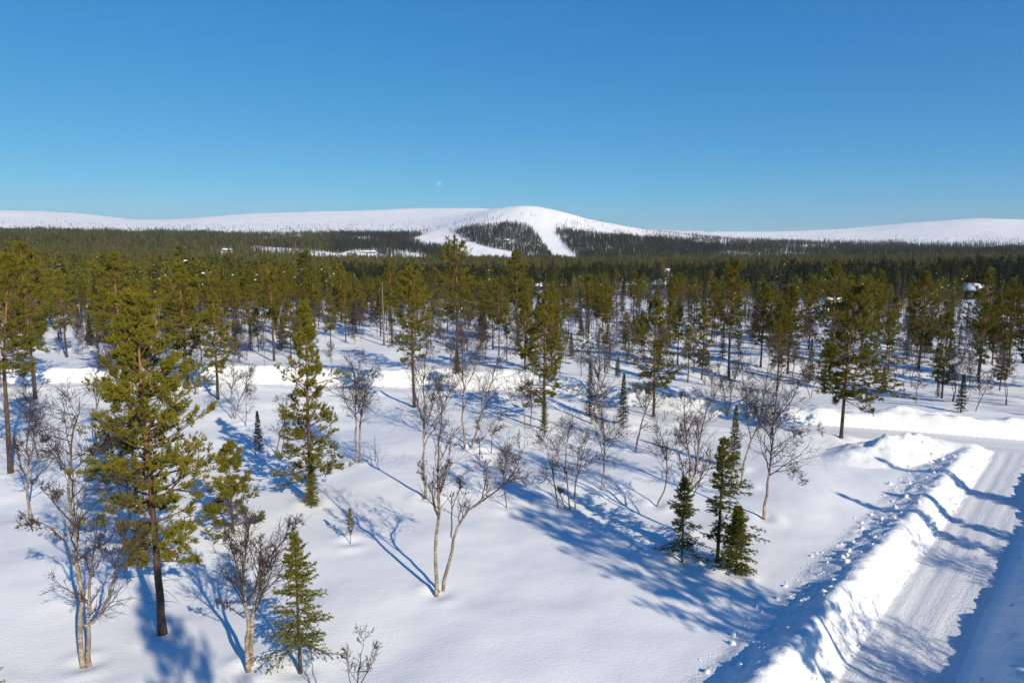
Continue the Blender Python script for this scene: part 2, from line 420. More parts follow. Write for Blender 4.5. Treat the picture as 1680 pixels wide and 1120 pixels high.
def deflect(rg, d, ang):
    r = norm(np.cross(d, rg.normal(size=d.shape))); return norm(d*np.cos(ang)[:, None] + r*np.sin(ang)[:, None])
def tube(pts, rad, sides):
    B, k, _ = pts.shape
    tg = np.empty_like(pts); tg[:, 1:-1] = pts[:, 2:]-pts[:, :-2]; tg[:, 0] = pts[:, 1]-pts[:, 0]; tg[:, -1] = pts[:, -1]-pts[:, -2]
    tg = norm(tg)
    ref = np.where(np.abs(tg[:, :1, 2:3]) > .9, np.array([1., 0, 0]), np.array([0, 0, 1.]))
    u = norm(np.cross(tg, np.broadcast_to(ref, tg.shape))); w = np.cross(tg, u)
    a = np.arange(sides)*2*math.pi/sides
    ring = pts[:, :, None] + rad[:, :, None, None]*(np.cos(a)[:, None]*u[:, :, None] + np.sin(a)[:, None]*w[:, :, None])
    Vt = ring.reshape(-1, 3)
    ix = np.arange(B*k*sides).reshape(B, k, sides); nx_ = np.roll(ix, -1, 2)
    q = np.stack([ix[:, :-1], nx_[:, :-1], nx_[:, 1:], ix[:, 1:]], -1).reshape(-1, 4)
    return Vt, q
class Buf:
    def __init__(s): s.V, s.T, s.Q, s.A, s.n = [], [], [], [], 0
    def add(s, V, tri=None, quad=None, a=0.0):
        if len(V) == 0: return
        s.V.append(V); s.A.append(np.broadcast_to(np.asarray(a, float), (len(V),)))
        if tri is not None: s.T.append(tri + s.n)
        if quad is not None: s.Q.append(quad + s.n)
        s.n += len(V)
    def tube(s, pts, rad, sides, a=0.0):
        v, q = tube(pts, rad, sides)
        if np.ndim(a) == 2: a = np.repeat(a.reshape(-1), sides)
        s.add(v, quad=q, a=a)
    def mesh(s, name, mats, smooth=True, fmat=None):
        F = []
        if s.T: F.append(np.concatenate(s.T))
        if s.Q: F.append(np.concatenate(s.Q))
        return make_mesh(name, np.concatenate(s.V), F, mats, {'tone': np.concatenate(s.A)}, fmat, smooth)
def blades(rg, buf, Cn, D, shoot, length, width, nb, spread, tone):
    """needle sprays: nb narrow triangles along and around every shoot"""
    N = len(Cn)
    c = np.repeat(Cn, nb, 0); d = np.repeat(D, nb, 0); M = N*nb
    sc = np.repeat(np.broadcast_to(shoot, (N,)), nb)
    b0 = c + d*(rg.random(M)*sc)[:, None]
    dd = norm(d + spread*rg.normal(size=(M, 3)))
    wv = norm(np.cross(dd, rg.normal(size=(M, 3))))*(width*.5*(.7+.6*rg.random(M)))[:, None]
    ln = (length*(.65+.7*rg.random(M)))[:, None]
    v = np.stack([b0-wv, b0+wv, b0+dd*ln], 1).reshape(-1, 3)
    tn = np.repeat(np.repeat(np.broadcast_to(tone, (N,)), nb) + rg.normal(size=M)*.10, 3)
    buf.add(v, tri=np.arange(M*3).reshape(-1, 3), a=tn)

def trunk_line(rg, H, r0, r1, wob, k=18, line=None):
    if line is not None:
        L = np.array(line, float); zz = np.linspace(0, H, k)
        p = np.stack([np.interp(zz, L[:, 2], L[:, 0]), np.interp(zz, L[:, 2], L[:, 1]), zz], 1)
    else:
        w = np.cumsum(rg.normal(size=(k, 2))*wob*H/k, 0); w -= w[0]
        p = np.concatenate([w, np.linspace(0, H, k)[:, None]], 1)
    p[0, 2] = -.25
    t = np.linspace(0, 1, k)
    r = r1 + (r0-r1)*(1-t)**.85; r[0] *= 1.25
    return p[None], r[None]

def build_pine(seed, H=12., crown0=.33, Lmax=1.9, asym=(0, 0), detail=1., dens=1., line=None, shape=.65, wob=.02, gap=0., puff=1., droop=0., cone=False):
    rg = np.random.default_rng(seed)
    tp, tr = trunk_line(rg, H, .0105*H+.02, .012, wob, line=line)
    tb, bb, cb = Buf(), Buf(), Buf()
    hh = np.clip(tp[:, :, 2]/H, 0, 1)
    tb.tube(tp, tr, 10, a=hh)
    step = .40/dens**.5
    zs = np.arange(crown0*H, H*.985, step)
    P, D, L, T = [], [], [], []
    az = rg.random()*6.28
    for z in zs:
        t = (z/H-crown0)/(1-crown0)
        n = max(2, int(round((4.6-1.2*t) + rg.normal()*.6)))
        lowgap = gap*max(0, 1-t/.45)
        whorl = .65+.65*rg.random()
        for k in range(n):
            if rg.random() < max(lowgap, .10): continue
            az += 6.283/n + rg.normal()*.35
            d2 = np.array([math.cos(az), math.sin(az)])
            prof = min(1., (1.03-t)/.52)**(shape+.12)*(.6+.4*min(1, t/.22))*(.90+.20*math.sin(z*2.3+seed)**2)
            if cone: prof = (1.04-t)**shape
            l = .90*Lmax*prof*whorl*(.5+.85*rg.random())*max(.25, 1+d2@np.array(asym)*(1-.5*t))
            el = math.radians(-8-droop*(1-t)+ 58*t**1.3 + rg.normal()*9)
            P.append(z+rg.normal()*.08); D.append([d2[0]*math.cos(el), d2[1]*math.cos(el), math.sin(el)]); L.append(l); T.append(t)
    P, D, L, T = map(np.array, (P, D, L, T))
    P0, _, r_at = sample(tp, tr, np.zeros(len(P), int), np.clip(P/H, 0, .999))
    bp, br = grow(rg, P0, D, L, np.minimum(r_at*.55, .012+.018*L), np.full(len(P), .006), 6, .10, .05+.05*T)
    bb.tube(bp, br, 4, a=np.clip(.35+.5*T, 0, 1)[:, None].repeat(6, 1))
    # dead snags below the crown
    nd = int(18*detail)
    zd = rg.uniform(.1, crown0+.05, nd)*H
    p0, _, rr = sample(tp, tr, np.zeros(nd, int), zd/H); a_ = rg.random(nd)*6.28
    dp, dr = grow(rg, p0, np.stack([np.cos(a_), np.sin(a_), rg.normal(size=nd)*.2-.1], 1), rg.uniform(.3, 1.1, nd), np.full(nd, .014), np.full(nd, .004), 4, .2)
    bb.tube(dp, dr, 3, a=.05)
    # laterals
    ns = int(round(8*detail))
    par = np.repeat(np.arange(len(P)), ns); M = len(par)
    t2 = .22+.76*np.tile((np.arange(ns)+.5)/ns, len(P)) + rg.normal(size=M)*.05; t2 = np.clip(t2, .15, 1)
    p2, d2, r2 = sample(bp, br, par, t2*.999)
    sidev = norm(np.cross(d2, np.array([0, 0, 1.])))*np.where(rg.random(M) < .5, 1, -1)[:, None]
    an = np.radians(rg.uniform(25, 65, M))*(1-.35*t2)
    D2 = norm(d2*np.cos(an)[:, None] + sidev*np.sin(an)[:, None] + np.array([0, 0, 1.])*rg.normal(.12, .2, M)[:, None])
    L2 = np.minimum((.20+.36*(1.05-t2))*L[par], .95)*(.6+.7*rg.random(M)) + .08
    sp, sr = grow(rg, p2, D2, L2, np.full(M, .010), np.full(M, .004), 3, .17, .09)
    bb.tube(sp, sr, 3, a=np.clip(.3+.4*T[par], 0, 1)[:, None].repeat(3, 1))
    # shoots gathered in puffs toward the ends
    nt = int(round(6*puff))
    pr = np.repeat(np.arange(M), nt); K = len(pr)
    t3 = np.clip(1-np.abs(rg.normal(size=K))*.30, .2, 1)
    p3, d3, _ = sample(sp, sr, pr, t3*.999)
    p3 = p3 + rg.normal(size=(K, 3))*.045
    D3 = norm(d3 + rg.normal(size=(K, 3))*.55 + np.array([0, 0, .45]))
    tn = .30+.25*rg.random(K) + .22*T[par][pr] + rg.normal(size=M)[pr]*.12
    blades(rg, cb, p3, D3, .13, .14, .042/detail**.5, int(round(9*detail)), .62, tn)
    pr = np.repeat(np.arange(len(P)), 7); K = len(pr)
    p3, d3, _ = sample(bp, br, pr, np.clip(1-np.abs(rg.normal(size=K))*.18, .3, 1)*.999)
    D3 = norm(d3 + rg.normal(size=(K, 3))*.5 + np.array([0, 0, .5]))
    blades(rg, cb, p3+rg.normal(size=(K, 3))*.04, D3, .14, .14, .036/detail**.5, int(round(9*detail)), .6, .45+.2*rg.random(K)+.15*T[pr])
    return {'H': H, 'trunk': tb.mesh('pine_trunk', [M_BARK_PINE]), 'branches': bb.mesh('pine_branches', [M_BARK_PINE]), 'crown': cb.mesh('pine_crown', [M_PINE], False)}

def build_spruce(seed, H=6., Lmax=1.1, crown0=.06, asym=(0, 0), dens=1., mat=None, droop=18., holes=.0, shape=.85, bl=.085, irr=0.):
    rg = np.random.default_rng(seed)
    tp, tr = trunk_line(rg, H, .011*H+.015, .008, .012)
    tb, bb, cb = Buf(), Buf(), Buf()
    tb.tube(tp, tr, 8, a=.2)
    P, D, L, T = [], [], [], []
    az = 0; z = crown0*H
    while z < H*.97:
        t = (z/H-crown0)/(1-crown0)
        n = 6 if t < .75 else 4
        wh = .8+.35*rg.random()
        for k in range(n):
            az += 6.283/n+rg.normal()*.3
            if rg.random() < holes*(1-t): continue
            d2 = np.array([math.cos(az), math.sin(az)])
            l = (Lmax*(1.0-t)**shape*wh*(.6-.3*irr+(.6+.5*irr)*rg.random())+.06)*max(.2, 1+d2@np.array(asym))
            el = math.radians(-droop*(1-t)+48*t**2.2+rg.normal()*6)
            P.append(z+rg.normal()*.04*H/6); D.append([d2[0]*math.cos(el), d2[1]*math.cos(el), math.sin(el)]); L.append(l); T.append(t)
        z += (.034*H)*(1.05-.45*t)/dens**.5
    P, D, L, T = map(np.array, (P, D, L, T))
    P0, _, r_at = sample(tp, tr, np.zeros(len(P), int), np.clip(P/H, 0, .999))
    bp, br = grow(rg, P0, D, L, np.minimum(r_at*.4, .008+.01*L), np.full(len(P), .004), 6, .05, .035)
    bb.tube(bp, br, 4, a=.2)
    ns = 11
    par = np.repeat(np.arange(len(P)), ns); M = len(par)
    t2 = np.clip(.18+.80*np.tile((np.arange(ns)+.5)/ns, len(P))+rg.normal(size=M)*.03, .1, 1)
    p2, d2, _ = sample(bp, br, par, t2*.999)
    sidev = norm(np.cross(d2, np.array([0, 0, 1.])))*np.tile(np.where(np.arange(ns) % 2 == 0, 1, -1), len(P))[:, None]
    an = np.radians(rg.uniform(35, 65, M))
    D2 = norm(d2*np.cos(an)[:, None]+sidev*np.sin(an)[:, None]+np.array([0, 0, 1.])*rg.normal(-.12, .12, M)[:, None])
    L2 = (.42*(1.08-t2)*L[par])*(.6+.6*rg.random(M))+.05
    sp, sr = grow(rg, p2, D2, L2, np.full(M, .006), np.full(M, .003), 2, .08, -.03)
    bb.tube(sp, sr, 3, a=.2)
    nb_ = np.clip((L2/.07).astype(int), 2, 9)
    pr = np.repeat(np.arange(M), nb_); K = len(pr)
    p3, d3, _ = sample(sp, sr, pr, rg.random(K)*.999)
    tn = .28+.3*rg.random(K)+.2*T[par][pr]+rg.normal(size=len(P))[par][pr]*.1
    blades(rg, cb, p3, norm(d3+rg.normal(size=(K, 3))*.25), .05, bl, .034, 4, .5, tn)
    n1 = np.clip((L/.05).astype(int), 3, 22); pr = np.repeat(np.arange(len(P)), n1); K = len(pr)
    p3, d3, _ = sample(bp, br, pr, (.2+.8*rg.random(K))*.999)
    blades(rg, cb, p3, norm(d3+rg.normal(size=(K, 3))*.25), .05, bl, .034, 4, .5, .4+.25*rg.random(K))
    n1 = 26; tt = rg.uniform(.8, 1, n1); p3, d3, _ = sample(tp, tr, np.zeros(n1, int), tt*.999)
    blades(rg, cb, p3, d3, .05, bl, .03, 5, .6, .6)
    m = mat or M_SPRUCE
    return {'H': H, 'trunk': tb.mesh('spruce_trunk', [M_BARK_SPRUCE]), 'branches': bb.mesh('spruce_branches', [M_BARK_SPRUCE]), 'crown': cb.mesh('spruce_crown', [m], False)}

def build_birch(seed, stems, r0=.09, n1=11, n2=6, n3=5, low=.3, l1=.32, lichen=60, spread=42., wob=.13, tw_r=.0054):
    """stems: list of polylines [(x,y,z)...] in metres from the base; twigs are grown on them"""
    rg = np.random.default_rng(seed)
    tb, bb, tw, lb = Buf(), Buf(), Buf(), Buf()
    H = max(p[-1][2] for p in stems)
    allp, allr, lens = [], [], []
    for s in stems:
        s = np.array(s, float); seg = np.linalg.norm(np.diff(s, axis=0), axis=1); cum = np.concatenate([[0], np.cumsum(seg)])
        k = 16; q = np.linspace(0, cum[-1], k)
        if len(s) >= 3:
            p = np.stack([np.interp(q, cum, s[:, i]) for i in range(3)], 1)
            for _ in range(2): p[1:-1] = .25*p[:-2]+.5*p[1:-1]+.25*p[2:]
        else: p = s[0]+(s[-1]-s[0])*np.linspace(0, 1, k)[:, None]
        p[1:] += np.cumsum(rg.normal(size=(k-1, 3))*cum[-1]*.006, 0)
        rr0 = r0*(cum[-1]/H)**.8 if s[0][2] > .4 else r0*(.75+.25*cum[-1]/H)
        r = rr0*((1-np.linspace(0, 1, k))**.8*.93+.07)
        if s[0][2] < .1: p[0, 2] = -.25; r[0] *= 1.3
        allp.append(p); allr.append(r); lens.append(cum[-1]); allr[-1] *= .62
    tp, tr, tl = np.array(allp), np.array(allr), np.array(lens)
    tone = np.clip((tr-.012)/.07, 0, 1)
    tb.tube(tp, tr, 8, a=tone)
    def kids(pts, rad, L, n, t0, frac, ang, k, wob, trop, rmul, rend):
        n = np.maximum(1, np.round(n*(.6+.4*L/np.max(L)))).astype(int)
        par = np.repeat(np.arange(len(pts)), n); M = len(par)
        t = t0+(1-t0)*rg.random(M)**.85
        p, d, r = sample(pts, rad, par, t*.999)
        D = deflect(rg, d, np.radians(rg.normal(ang, 12, M)))
        Lc = L[par]*frac*(1.15-.7*t)*(.5+.9*rg.random(M))
        return grow(rg, p, D, Lc, np.maximum(r*rmul, rend*1.3), np.full(M, rend), k, wob, trop) + (Lc,)
    p1, r1, L1_ = kids(tp, tr, tl, n1, low, l1, spread, 7, wob, .07, .5, .006)
    bb.tube(p1, r1, 5, a=np.clip((r1-.012)/.07, 0, 1))
    p2, r2, L2_ = kids(p1, r1, L1_, n2, .12, .6, 45, 5, wob*1.1, .06, .55, .0045)
    bb.tube(p2, r2, 4, a=0.)
    p3, r3, L3_ = kids(p2, r2, L2_, n3+3, .1, .72, 40, 3, .16, .05, .6, tw_r)
    tw.tube(p3, r3, 3)
    p4, r4, L4_ = kids(p1, r1, L1_, 7, .3, .4, 45, 4, .16, .07, .4, tw_r)
    tw.tube(p4, r4, 3)
    # ragged beard lichen hanging on the limbs
    if lichen:
        src = np.concatenate([p1[:, 1:].reshape(-1, 3), p2[:, 1:3].reshape(-1, 3), tp[:, 5:12].reshape(-1, 3)])
        lichen = max(4, lichen*6//10)
        c = src[rg.integers(0, len(src), lichen)]
        blades(rg, lb, c, np.broadcast_to(np.array([0, 0, -1.]), c.shape), .07, .085, .034, 8, .8, .5)
    d = {'H': H, 'trunk': tb.mesh('birch_trunk', [M_BARK_BIRCH]), 'branches': bb.mesh('birch_branches', [M_BARK_BIRCH]), 'twigs': tw.mesh('birch_twigs', [M_TWIG])}
    if lichen: d['lichen'] = lb.mesh('beard_lichen', [M_LICHEN], False)
    return d
def auto_stems(rg, H, n, lean=.12):
    out = []
    for i in range(n):
        a = rg.random()*6.28; h = H*(1 if i == 0 else rg.uniform(.65, .98)); l = lean*rg.uniform(.3, 1.5)*h
        b = np.array([rg.normal()*.1*(n > 1), rg.normal()*.1*(n > 1), 0])
        d = np.array([math.cos(a)*l, math.sin(a)*l, 0])
        pts = [b]
        for t in (.25, .5, .75, 1.):
            pts.append(b+d*t**1.4+np.array([rg.normal()*.035*h, rg.normal()*.035*h, h*t]))
        out.append([tuple(p) for p in pts])
    return out

PARTS = ('trunk', 'branches', 'crown', 'twigs', 'lichen')
def plant(kind, model, loc, height, rotz=0., wide=1.0, label=None, cat=None, group=None, tilt=(0, 0)):
    o = empty(kind, (loc[0], loc[1], loc[2]-.03))
    s = height/model['H']
    o.rotation_euler = (tilt[0], tilt[1], rotz); o.scale = (s*wide, s*wide, s)
    for p in PARTS:
        if p in model:
            c = add_obj(p, model[p], o)
            if p != 'trunk': c['kind'] = 'stuff'
    tag(o, label, cat, group)
    return o
def tree_at(px, py, top):
    g = gpoint(px, py); d = ray(px, top); t = g[1]/d[1]
    return g, CAM_Z + t*d[2] - g[2], g[1]*math.cos(PITCH)+(CAM_Z-g[2])*math.sin(PITCH)

# ------------------------------------------------------------------ tree models
PINES = [build_pine(101, 12, .36, 1.9, wob=.03), build_pine(102, 12, .28, 1.75, shape=.75, wob=.02), build_pine(103, 13, .45, 2.0, shape=.55, gap=.25, wob=.035),
         build_pine(104, 11, .30, 1.6, shape=.8, gap=.3), build_pine(105, 12, .40, 2.1, asym=(.3, .1), gap=.35, wob=.04), build_pine(106, 10, .2, 1.7, shape=.9, gap=.15), build_pine(107, 12, .5, 1.8, shape=.5, wob=.03)]
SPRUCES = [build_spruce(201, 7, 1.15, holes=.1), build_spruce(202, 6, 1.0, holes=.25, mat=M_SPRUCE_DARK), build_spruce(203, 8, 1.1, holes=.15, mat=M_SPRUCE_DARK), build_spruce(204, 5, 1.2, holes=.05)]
brg = np.random.default_rng(31)
BIRCHES = [build_birch(301+i, auto_stems(brg, 6.0, n, l), r0=r, n1=int(a*1.35), n2=6, n3=4, low=lo, l1=.36, lichen=li, tw_r=.009) for i, (n, l, r, a, lo, li) in enumerate([
    (1, .12, .085, 16, .25, 25), (2, .14, .075, 11, .25, 30), (3, .16, .065, 9, .25, 25), (1, .25, .08, 15, .3, 30), (2, .2, .07, 11, .3, 40), (4, .2, .055, 7, .2, 20), (1, .06, .07, 14, .35, 10)])]

heroes = []
def hero(kind, model, px, py, top, label, rot=0., wide=1., cat=None, dx=0., group=None):
    g, h, zc = tree_at(px, py, top)
    o = plant(kind, model, g, h, rot, wide, label, cat or {'pine_tree': 'pine tree', 'spruce_tree': 'spruce tree', 'birch_tree': 'birch tree'}[kind], group)
    heroes.append(g); return o
def custom_pine(seed, px, py, top, label, lean=None, **kw):
    g, h, zc = tree_at(px, py, top)
    line = None
    if lean:
        line = []
        for a, b, dy in lean:
            d = ray(a, b); t = g[1]/d[1]; line.append((t*d[0]-g[0], dy, CAM_Z+t*d[2]-g[2]))
        line[0] = (0, 0, 0)
    mdl = build_pine(seed, h, line=line, **kw)
    o = plant('pine_tree', mdl, g, h, 0, 1, label, 'pine tree'); heroes.append(g); return o
def custom_birch(seed, px, py, stems, label, **kw):
    g, h, zc = tree_at(px, py, min(p[1] for s in stems for p in s))
    m = zc/FPX; rg = np.random.default_rng(seed+5000)
    cosd = math.cos(math.atan2(CAM_Z-g[2], g[1]))
    S = []
    for s in stems:
        dep = rg.normal()*.14; base_low = abs(s[0][1]-py) < 9; n = len(s); q = []
        for k, (a, b) in enumerate(s):
            d = ray(a, b); t = g[1]/d[1]
            z = CAM_Z+t*d[2]-g[2]; x = t*d[0]-g[0]
            q.append((x, dep*k/max(1, n-1)*(2 if base_low else 1), max(z, 0.0 if k == 0 else .05)))
        S.append(q)
    kw['n1'] = int(kw.get('n1', 11)*1.5); kw['l1'] = kw.get('l1', .32)*1.12
    mdl = build_birch(seed, S, **kw)
    o = plant('birch_tree', mdl, g, mdl['H'], 0, 1, label, 'birch tree'); heroes.append(g); return o

# --- pines of the foreground and middle distance, each set where it stands
custom_pine(1101, 267, 1038, 492, 'tall foreground pine with dense crown and bare dark lower trunk, left of the young spruce', crown0=.24, Lmax=2.1, shape=.5, gap=.42, asym=(.12, 0), wob=.02, puff=1.3, dens=1.25)
custom_pine(12, 224, 822, 592, 'shorter pine with grey trunk just behind the tall left foreground pine', crown0=.38, Lmax=2.1, shape=.5, gap=.1)
custom_pine(13, 510, 822, 500, 'open feathery pine with orange stem and a small spruce skirt at its foot', crown0=.14, Lmax=2.15, shape=.75, gap=.2, dens=.95, puff=.8, cone=True)
custom_pine(14, 17, 775, 425, 'tall pine with slanting orange trunk at the left edge of the photo', crown0=.48, Lmax=2.3, shape=.6, lean=[(17, 775, 0), (12, 690, 0), (6, 600, 0), (8, 425, .3)])
custom_pine(15, 1380, 717, 478, 'large leaning pine with lopsided drooping crown beside the ploughed snow pile', crown0=.28, Lmax=3.0, shape=.5, asym=(.7, .1), gap=.3, droop=18, puff=1.7, dens=1.5, lean=[(1380, 717, 0), (1386, 640, 0), (1395, 560, .2), (1404, 510, .2), (1408, 478, .2)])
custom_pine(16, 58, 655, 400, 'very tall bushy pine near the left edge standing at the cross road', crown0=.33, Lmax=2.9, shape=.75)
custom_pine(17, 680, 668, 446, 'lone pine with long bare trunk standing before the snowy clearing', crown0=.36, Lmax=2.5, shape=.6, gap=.35)
custom_pine(18, 750, 607, 396, 'tallest pine near the middle, its top overlapping the left ski piste', crown0=.42, Lmax=3.0, shape=.7, wob=.02)
custom_pine(19, 892, 693, 480, 'bushy mid photo pine with foliage nearly down to the snow', crown0=.12, Lmax=2.2, shape=.6, gap=.25, lean=[(892, 693, 0), (893, 600, 0), (897, 480, .2)])
custom_pine(20, 1072, 683, 497, 'broad pine right of centre behind the leaning crooked birch', crown0=.22, Lmax=2.5, shape=.65, gap=.3)
custom_pine(21, 383, 872, 728, 'young bright yellow green pine behind the dark bare foreground birch', crown0=.08, Lmax=1.35, shape=.7, cone=True, dens=1.4)
hero('pine_tree', PINES[0], 205, 640, 419, 'tall pine with orange trunk behind the cross road, left of the dense foreground pine', 1.0, 1.16)
hero('pine_tree', PINES[1], 308, 636, 436, 'wide dark green pine just right of the tall left foreground pine top', 2.0, 1.29)
hero('pine_tree', PINES[3], 358, 655, 482, 'slim pine with shelf like lower branches beyond the dark little spruce', .5, 1.12)
hero('pine_tree', PINES[6], 450, 592, 448, 'pine with pale orange forked trunk left of the feathery pine', 3.0, 1.20)
hero('pine_tree', PINES[0], 110, 586, 446, 'pine with bare orange trunk standing on the bright clearing at left', 4.0, 1.03)
hero('pine_tree', PINES[2], 848, 568, 412, 'tall pine with pale trunk and bare outstretched limbs near the centre', 1.2, 1.03)
hero('pine_tree', PINES[6], 862, 566, 462, 'smaller pine standing close behind the pale limbed tall pine', 5.2, 1.03)
hero('pine_tree', PINES[4], 1196, 620, 432, 'tall pine with straight grey trunk above the tangled birches right of centre', 2.2, 1.03)
hero('pine_tree', PINES[2], 1362, 604, 435, 'tall orange stemmed pine behind the large leaning pine', .2, 1.07)
hero('pine_tree', PINES[5], 1352, 640, 556, 'low dark pine in the shade of the large leaning pine', .9, 1.20)
hero('pine_tree', PINES[1], 1507, 606, 448, 'dense dark pine standing behind the small dark spruce at right', 3.3, 1.16)
hero('pine_tree', PINES[5], 1545, 653, 512, 'greyish olive pine just left of the small dark spruce at right', 4.4, 0.90)
hero('pine_tree', PINES[4], 1606, 615, 448, 'pine with slanting orange trunk near the right edge', 2.9, 1.03)
hero('pine_tree', PINES[0], 1655, 603, 470, 'bushy pine at the right edge of the photo', 1.9, 1.20)
hero('pine_tree', PINES[3], 1292, 613, 468, 'pair forming bright olive pine left of the large leaning pine, front one', 5.1, 1.12)
hero('pine_tree', PINES[1], 1282, 590, 470, 'pair forming bright olive pine left of the large leaning pine, rear one', 2.1, 0.95)
hero('pine_tree', PINES[2], 1326, 574, 470, 'dark shaded pine between the olive pair and the large leaning pine', 0.8, 1.03)
hero('pine_tree', PINES[3], 1248, 602, 462, 'narrow pine right of the straight grey trunked pine', 4.8, 0.95)
hero('pine_tree', PINES[6], 643, 563, 430, 'slender pine with bare orange trunk next to the dead grey stem', 3.6, 0.99)
hero('pine_tree', PINES[6], 1112, 599, 505, 'thin pine with small crown right of the broad centre pine', 1.3, 1.12)
hero('pine_tree', PINES[0], 996, 558, 466, 'medium pine standing before the brown birch thicket', 2.7, 1.03)
hero('pine_tree', PINES[2], 1168, 560, 465, 'pine with orange upper stem left of the straight grey trunked pine', 3.9, 0.95)
hero('pine_tree', PINES[5], 1640, 640, 545, 'small pine below the slanting trunk near the right edge', 0.3, 0.86)
hero('pine_tree', PINES[3], 575, 890, 832, 'tiny sparse pine sapling alone on the open snow', 0.3, 0.77)
hero('pine_tree', PINES[1], 905, 610, 470, 'yellow green pine behind the bushy mid photo pine', 2.3, 1.20)

# --- spruces
S_A = build_spruce(401, 5.6, 1.3, crown0=.17, holes=.38, asym=(.14, 0), shape=.9, dens=.75, irr=.7)
hero('spruce_tree', S_A, 493, 1101, 868, 'young conical spruce with bare stem foot at the bottom left foreground', 0, 1.0)
S_B = build_spruce(402, 4.2, 1.15, crown0=.12, holes=.5, dens=.7, irr=1.)
hero('spruce_tree', S_B, 1119, 920, 783, 'ragged small spruce below the forked birch near the big shadow', .5, 1.0)
S_C = build_spruce(403, 5.2, 1.0, crown0=.22, holes=.45, asym=(.6, 0), dens=.7, irr=1.)
hero('spruce_tree', S_C, 1177, 921, 715, 'one sided spruce with bare dark stem leaning beside the road bank', .0, 1.1)
S_D = build_spruce(404, 3.2, .75, crown0=.05, holes=.3, dens=.7, irr=1.)
hero('spruce_tree', S_D, 1207, 938, 830, 'dense low green spruce nearest the road bank', .0, 1.2)
hero('spruce_tree', SPRUCES[0], 1203, 768, 662, 'narrow spruce top rising behind the forked birch', 1.0, .8)
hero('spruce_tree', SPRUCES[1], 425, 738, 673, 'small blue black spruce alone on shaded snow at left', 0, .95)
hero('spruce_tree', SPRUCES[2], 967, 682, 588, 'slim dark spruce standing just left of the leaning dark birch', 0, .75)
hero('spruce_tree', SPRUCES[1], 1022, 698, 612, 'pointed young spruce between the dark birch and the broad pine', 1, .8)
hero('spruce_tree', SPRUCES[3], 937, 584, 545, 'small dark spruce beside the snowy fallen log', 2, .8)
hero('spruce_tree', SPRUCES[1], 1576, 677, 613, 'small dark spruce alone on open snow at the right', 0, 1.0)
hero('spruce_tree', SPRUCES[3], 512, 828, 752, 'little yellow green spruce growing at the foot of the feathery pine', 0, .85)
hero('spruce_tree', SPRUCES[0], 893, 707, 640, 'little spruce at the foot of the bushy mid photo pine', 2, .8)
hero('spruce_tree', SPRUCES[2], 1538, 651, 622, 'stubby spruce at the foot of the greyish olive pine', 2, 1.2)
hero('spruce_tree', SPRUCES[3], 750, 612, 570, 'low spruce around the trunk foot of the tallest middle pine', 2, .9)
hero('spruce_tree', SPRUCES[0], -34, 1130, 985, 'green spruce whose branch tip reaches in at the lower left edge', 1, 1.15)
hero('spruce_tree', SPRUCES[3], 185, 1000-10, 965, 'tiny green spruce tucked between the stems of the lichened birch', 1, .7) if False else None

# --- birches
custom_birch(501, 140, 1092, [[(137, 1092), (130, 1000), (133, 960), (118, 915), (122, 840), (118, 790), (130, 700), (136, 640)], [(145, 1088), (146, 1010), (143, 985), (150, 930), (158, 850)],
    [(121, 925), (108, 885), (70, 855), (30, 843)], [(122, 860), (90, 820), (55, 782)], [(139, 1025), (170, 1005), (180, 960), (198, 905), (213, 845), (210, 800)], [(120, 790), (100, 750), (75, 715)]],
    'big gnarled birch with several lichen hung stems in the lower left corner', r0=.15, n1=13, n2=6, n3=5, low=.28, l1=.26, lichen=260, spread=50)
custom_birch(502, 50, 852, [[(50, 852), (46, 790), (40, 720), (42, 650)], [(47, 800), (33, 760), (28, 720)], [(62, 752), (54, 700), (50, 665)]], 'slender pale birch left of the gnarled lichened birch', r0=.11, n1=14, lichen=60)
custom_birch(503, 408, 1098, [[(408, 1098), (403, 1010), (402, 975), (398, 930), (402, 880), (420, 832)], [(412, 1090), (411, 1000), (425, 940), (440, 890), (470, 858)], [(401, 1012), (384, 997), (360, 982)], [(402, 980), (385, 930), (365, 880)], [(412, 985), (430, 920), (432, 870)]],
    'dark twiggy birch with twin stems left of the young spruce', r0=.14, n1=11, n2=7, n3=6, low=.3, l1=.25, lichen=150, spread=30.)
custom_birch(504, 717, 976, [[(716, 976), (718, 900), (720, 850), (722, 770), (725, 710), (722, 640)], [(727, 968), (735, 900), (738, 880), (760, 838), (790, 818), (830, 796), (852, 745)], [(720, 850), (702, 795), (688, 768)], [(722, 800), (735, 770), (738, 750)], [(740, 880), (742, 830), (760, 780)], [(790, 818), (798, 780), (790, 745)]],
    'forked birch with long right hand limb alone in the centre foreground', r0=.135, n1=11, n2=6, n3=5, low=.35, l1=.24, lichen=90)
custom_birch(505, 697, 816, [[(697, 816), (695, 740), (698, 680), (696, 620), (705, 560)], [(697, 700), (712, 660), (730, 620)]], 'white stemmed birch directly behind the forked centre birch', r0=.13, n1=15, lichen=60)
custom_birch(506, 587, 757, [[(584, 756), (586, 690), (583, 640), (590, 588)], [(591, 757), (588, 700), (600, 640), (606, 610)]], 'twin stemmed birch left of centre with upright fan of twigs', r0=.12, n1=16, n2=7, low=.3, lichen=10)
custom_birch(507, 1254, 850, [[(1254, 850), (1258, 770), (1268, 700), (1272, 640), (1282, 585)], [(1266, 765), (1290, 762), (1318, 790)], [(1268, 735), (1300, 712), (1338, 700)], [(1270, 690), (1295, 660), (1315, 610)], [(1270, 720), (1245, 690), (1235, 640)]],
    'white birch with drooping right side branches left of the open snow by the road', r0=.13, n1=14, n2=7, n3=5, low=.25, l1=.26, lichen=40)
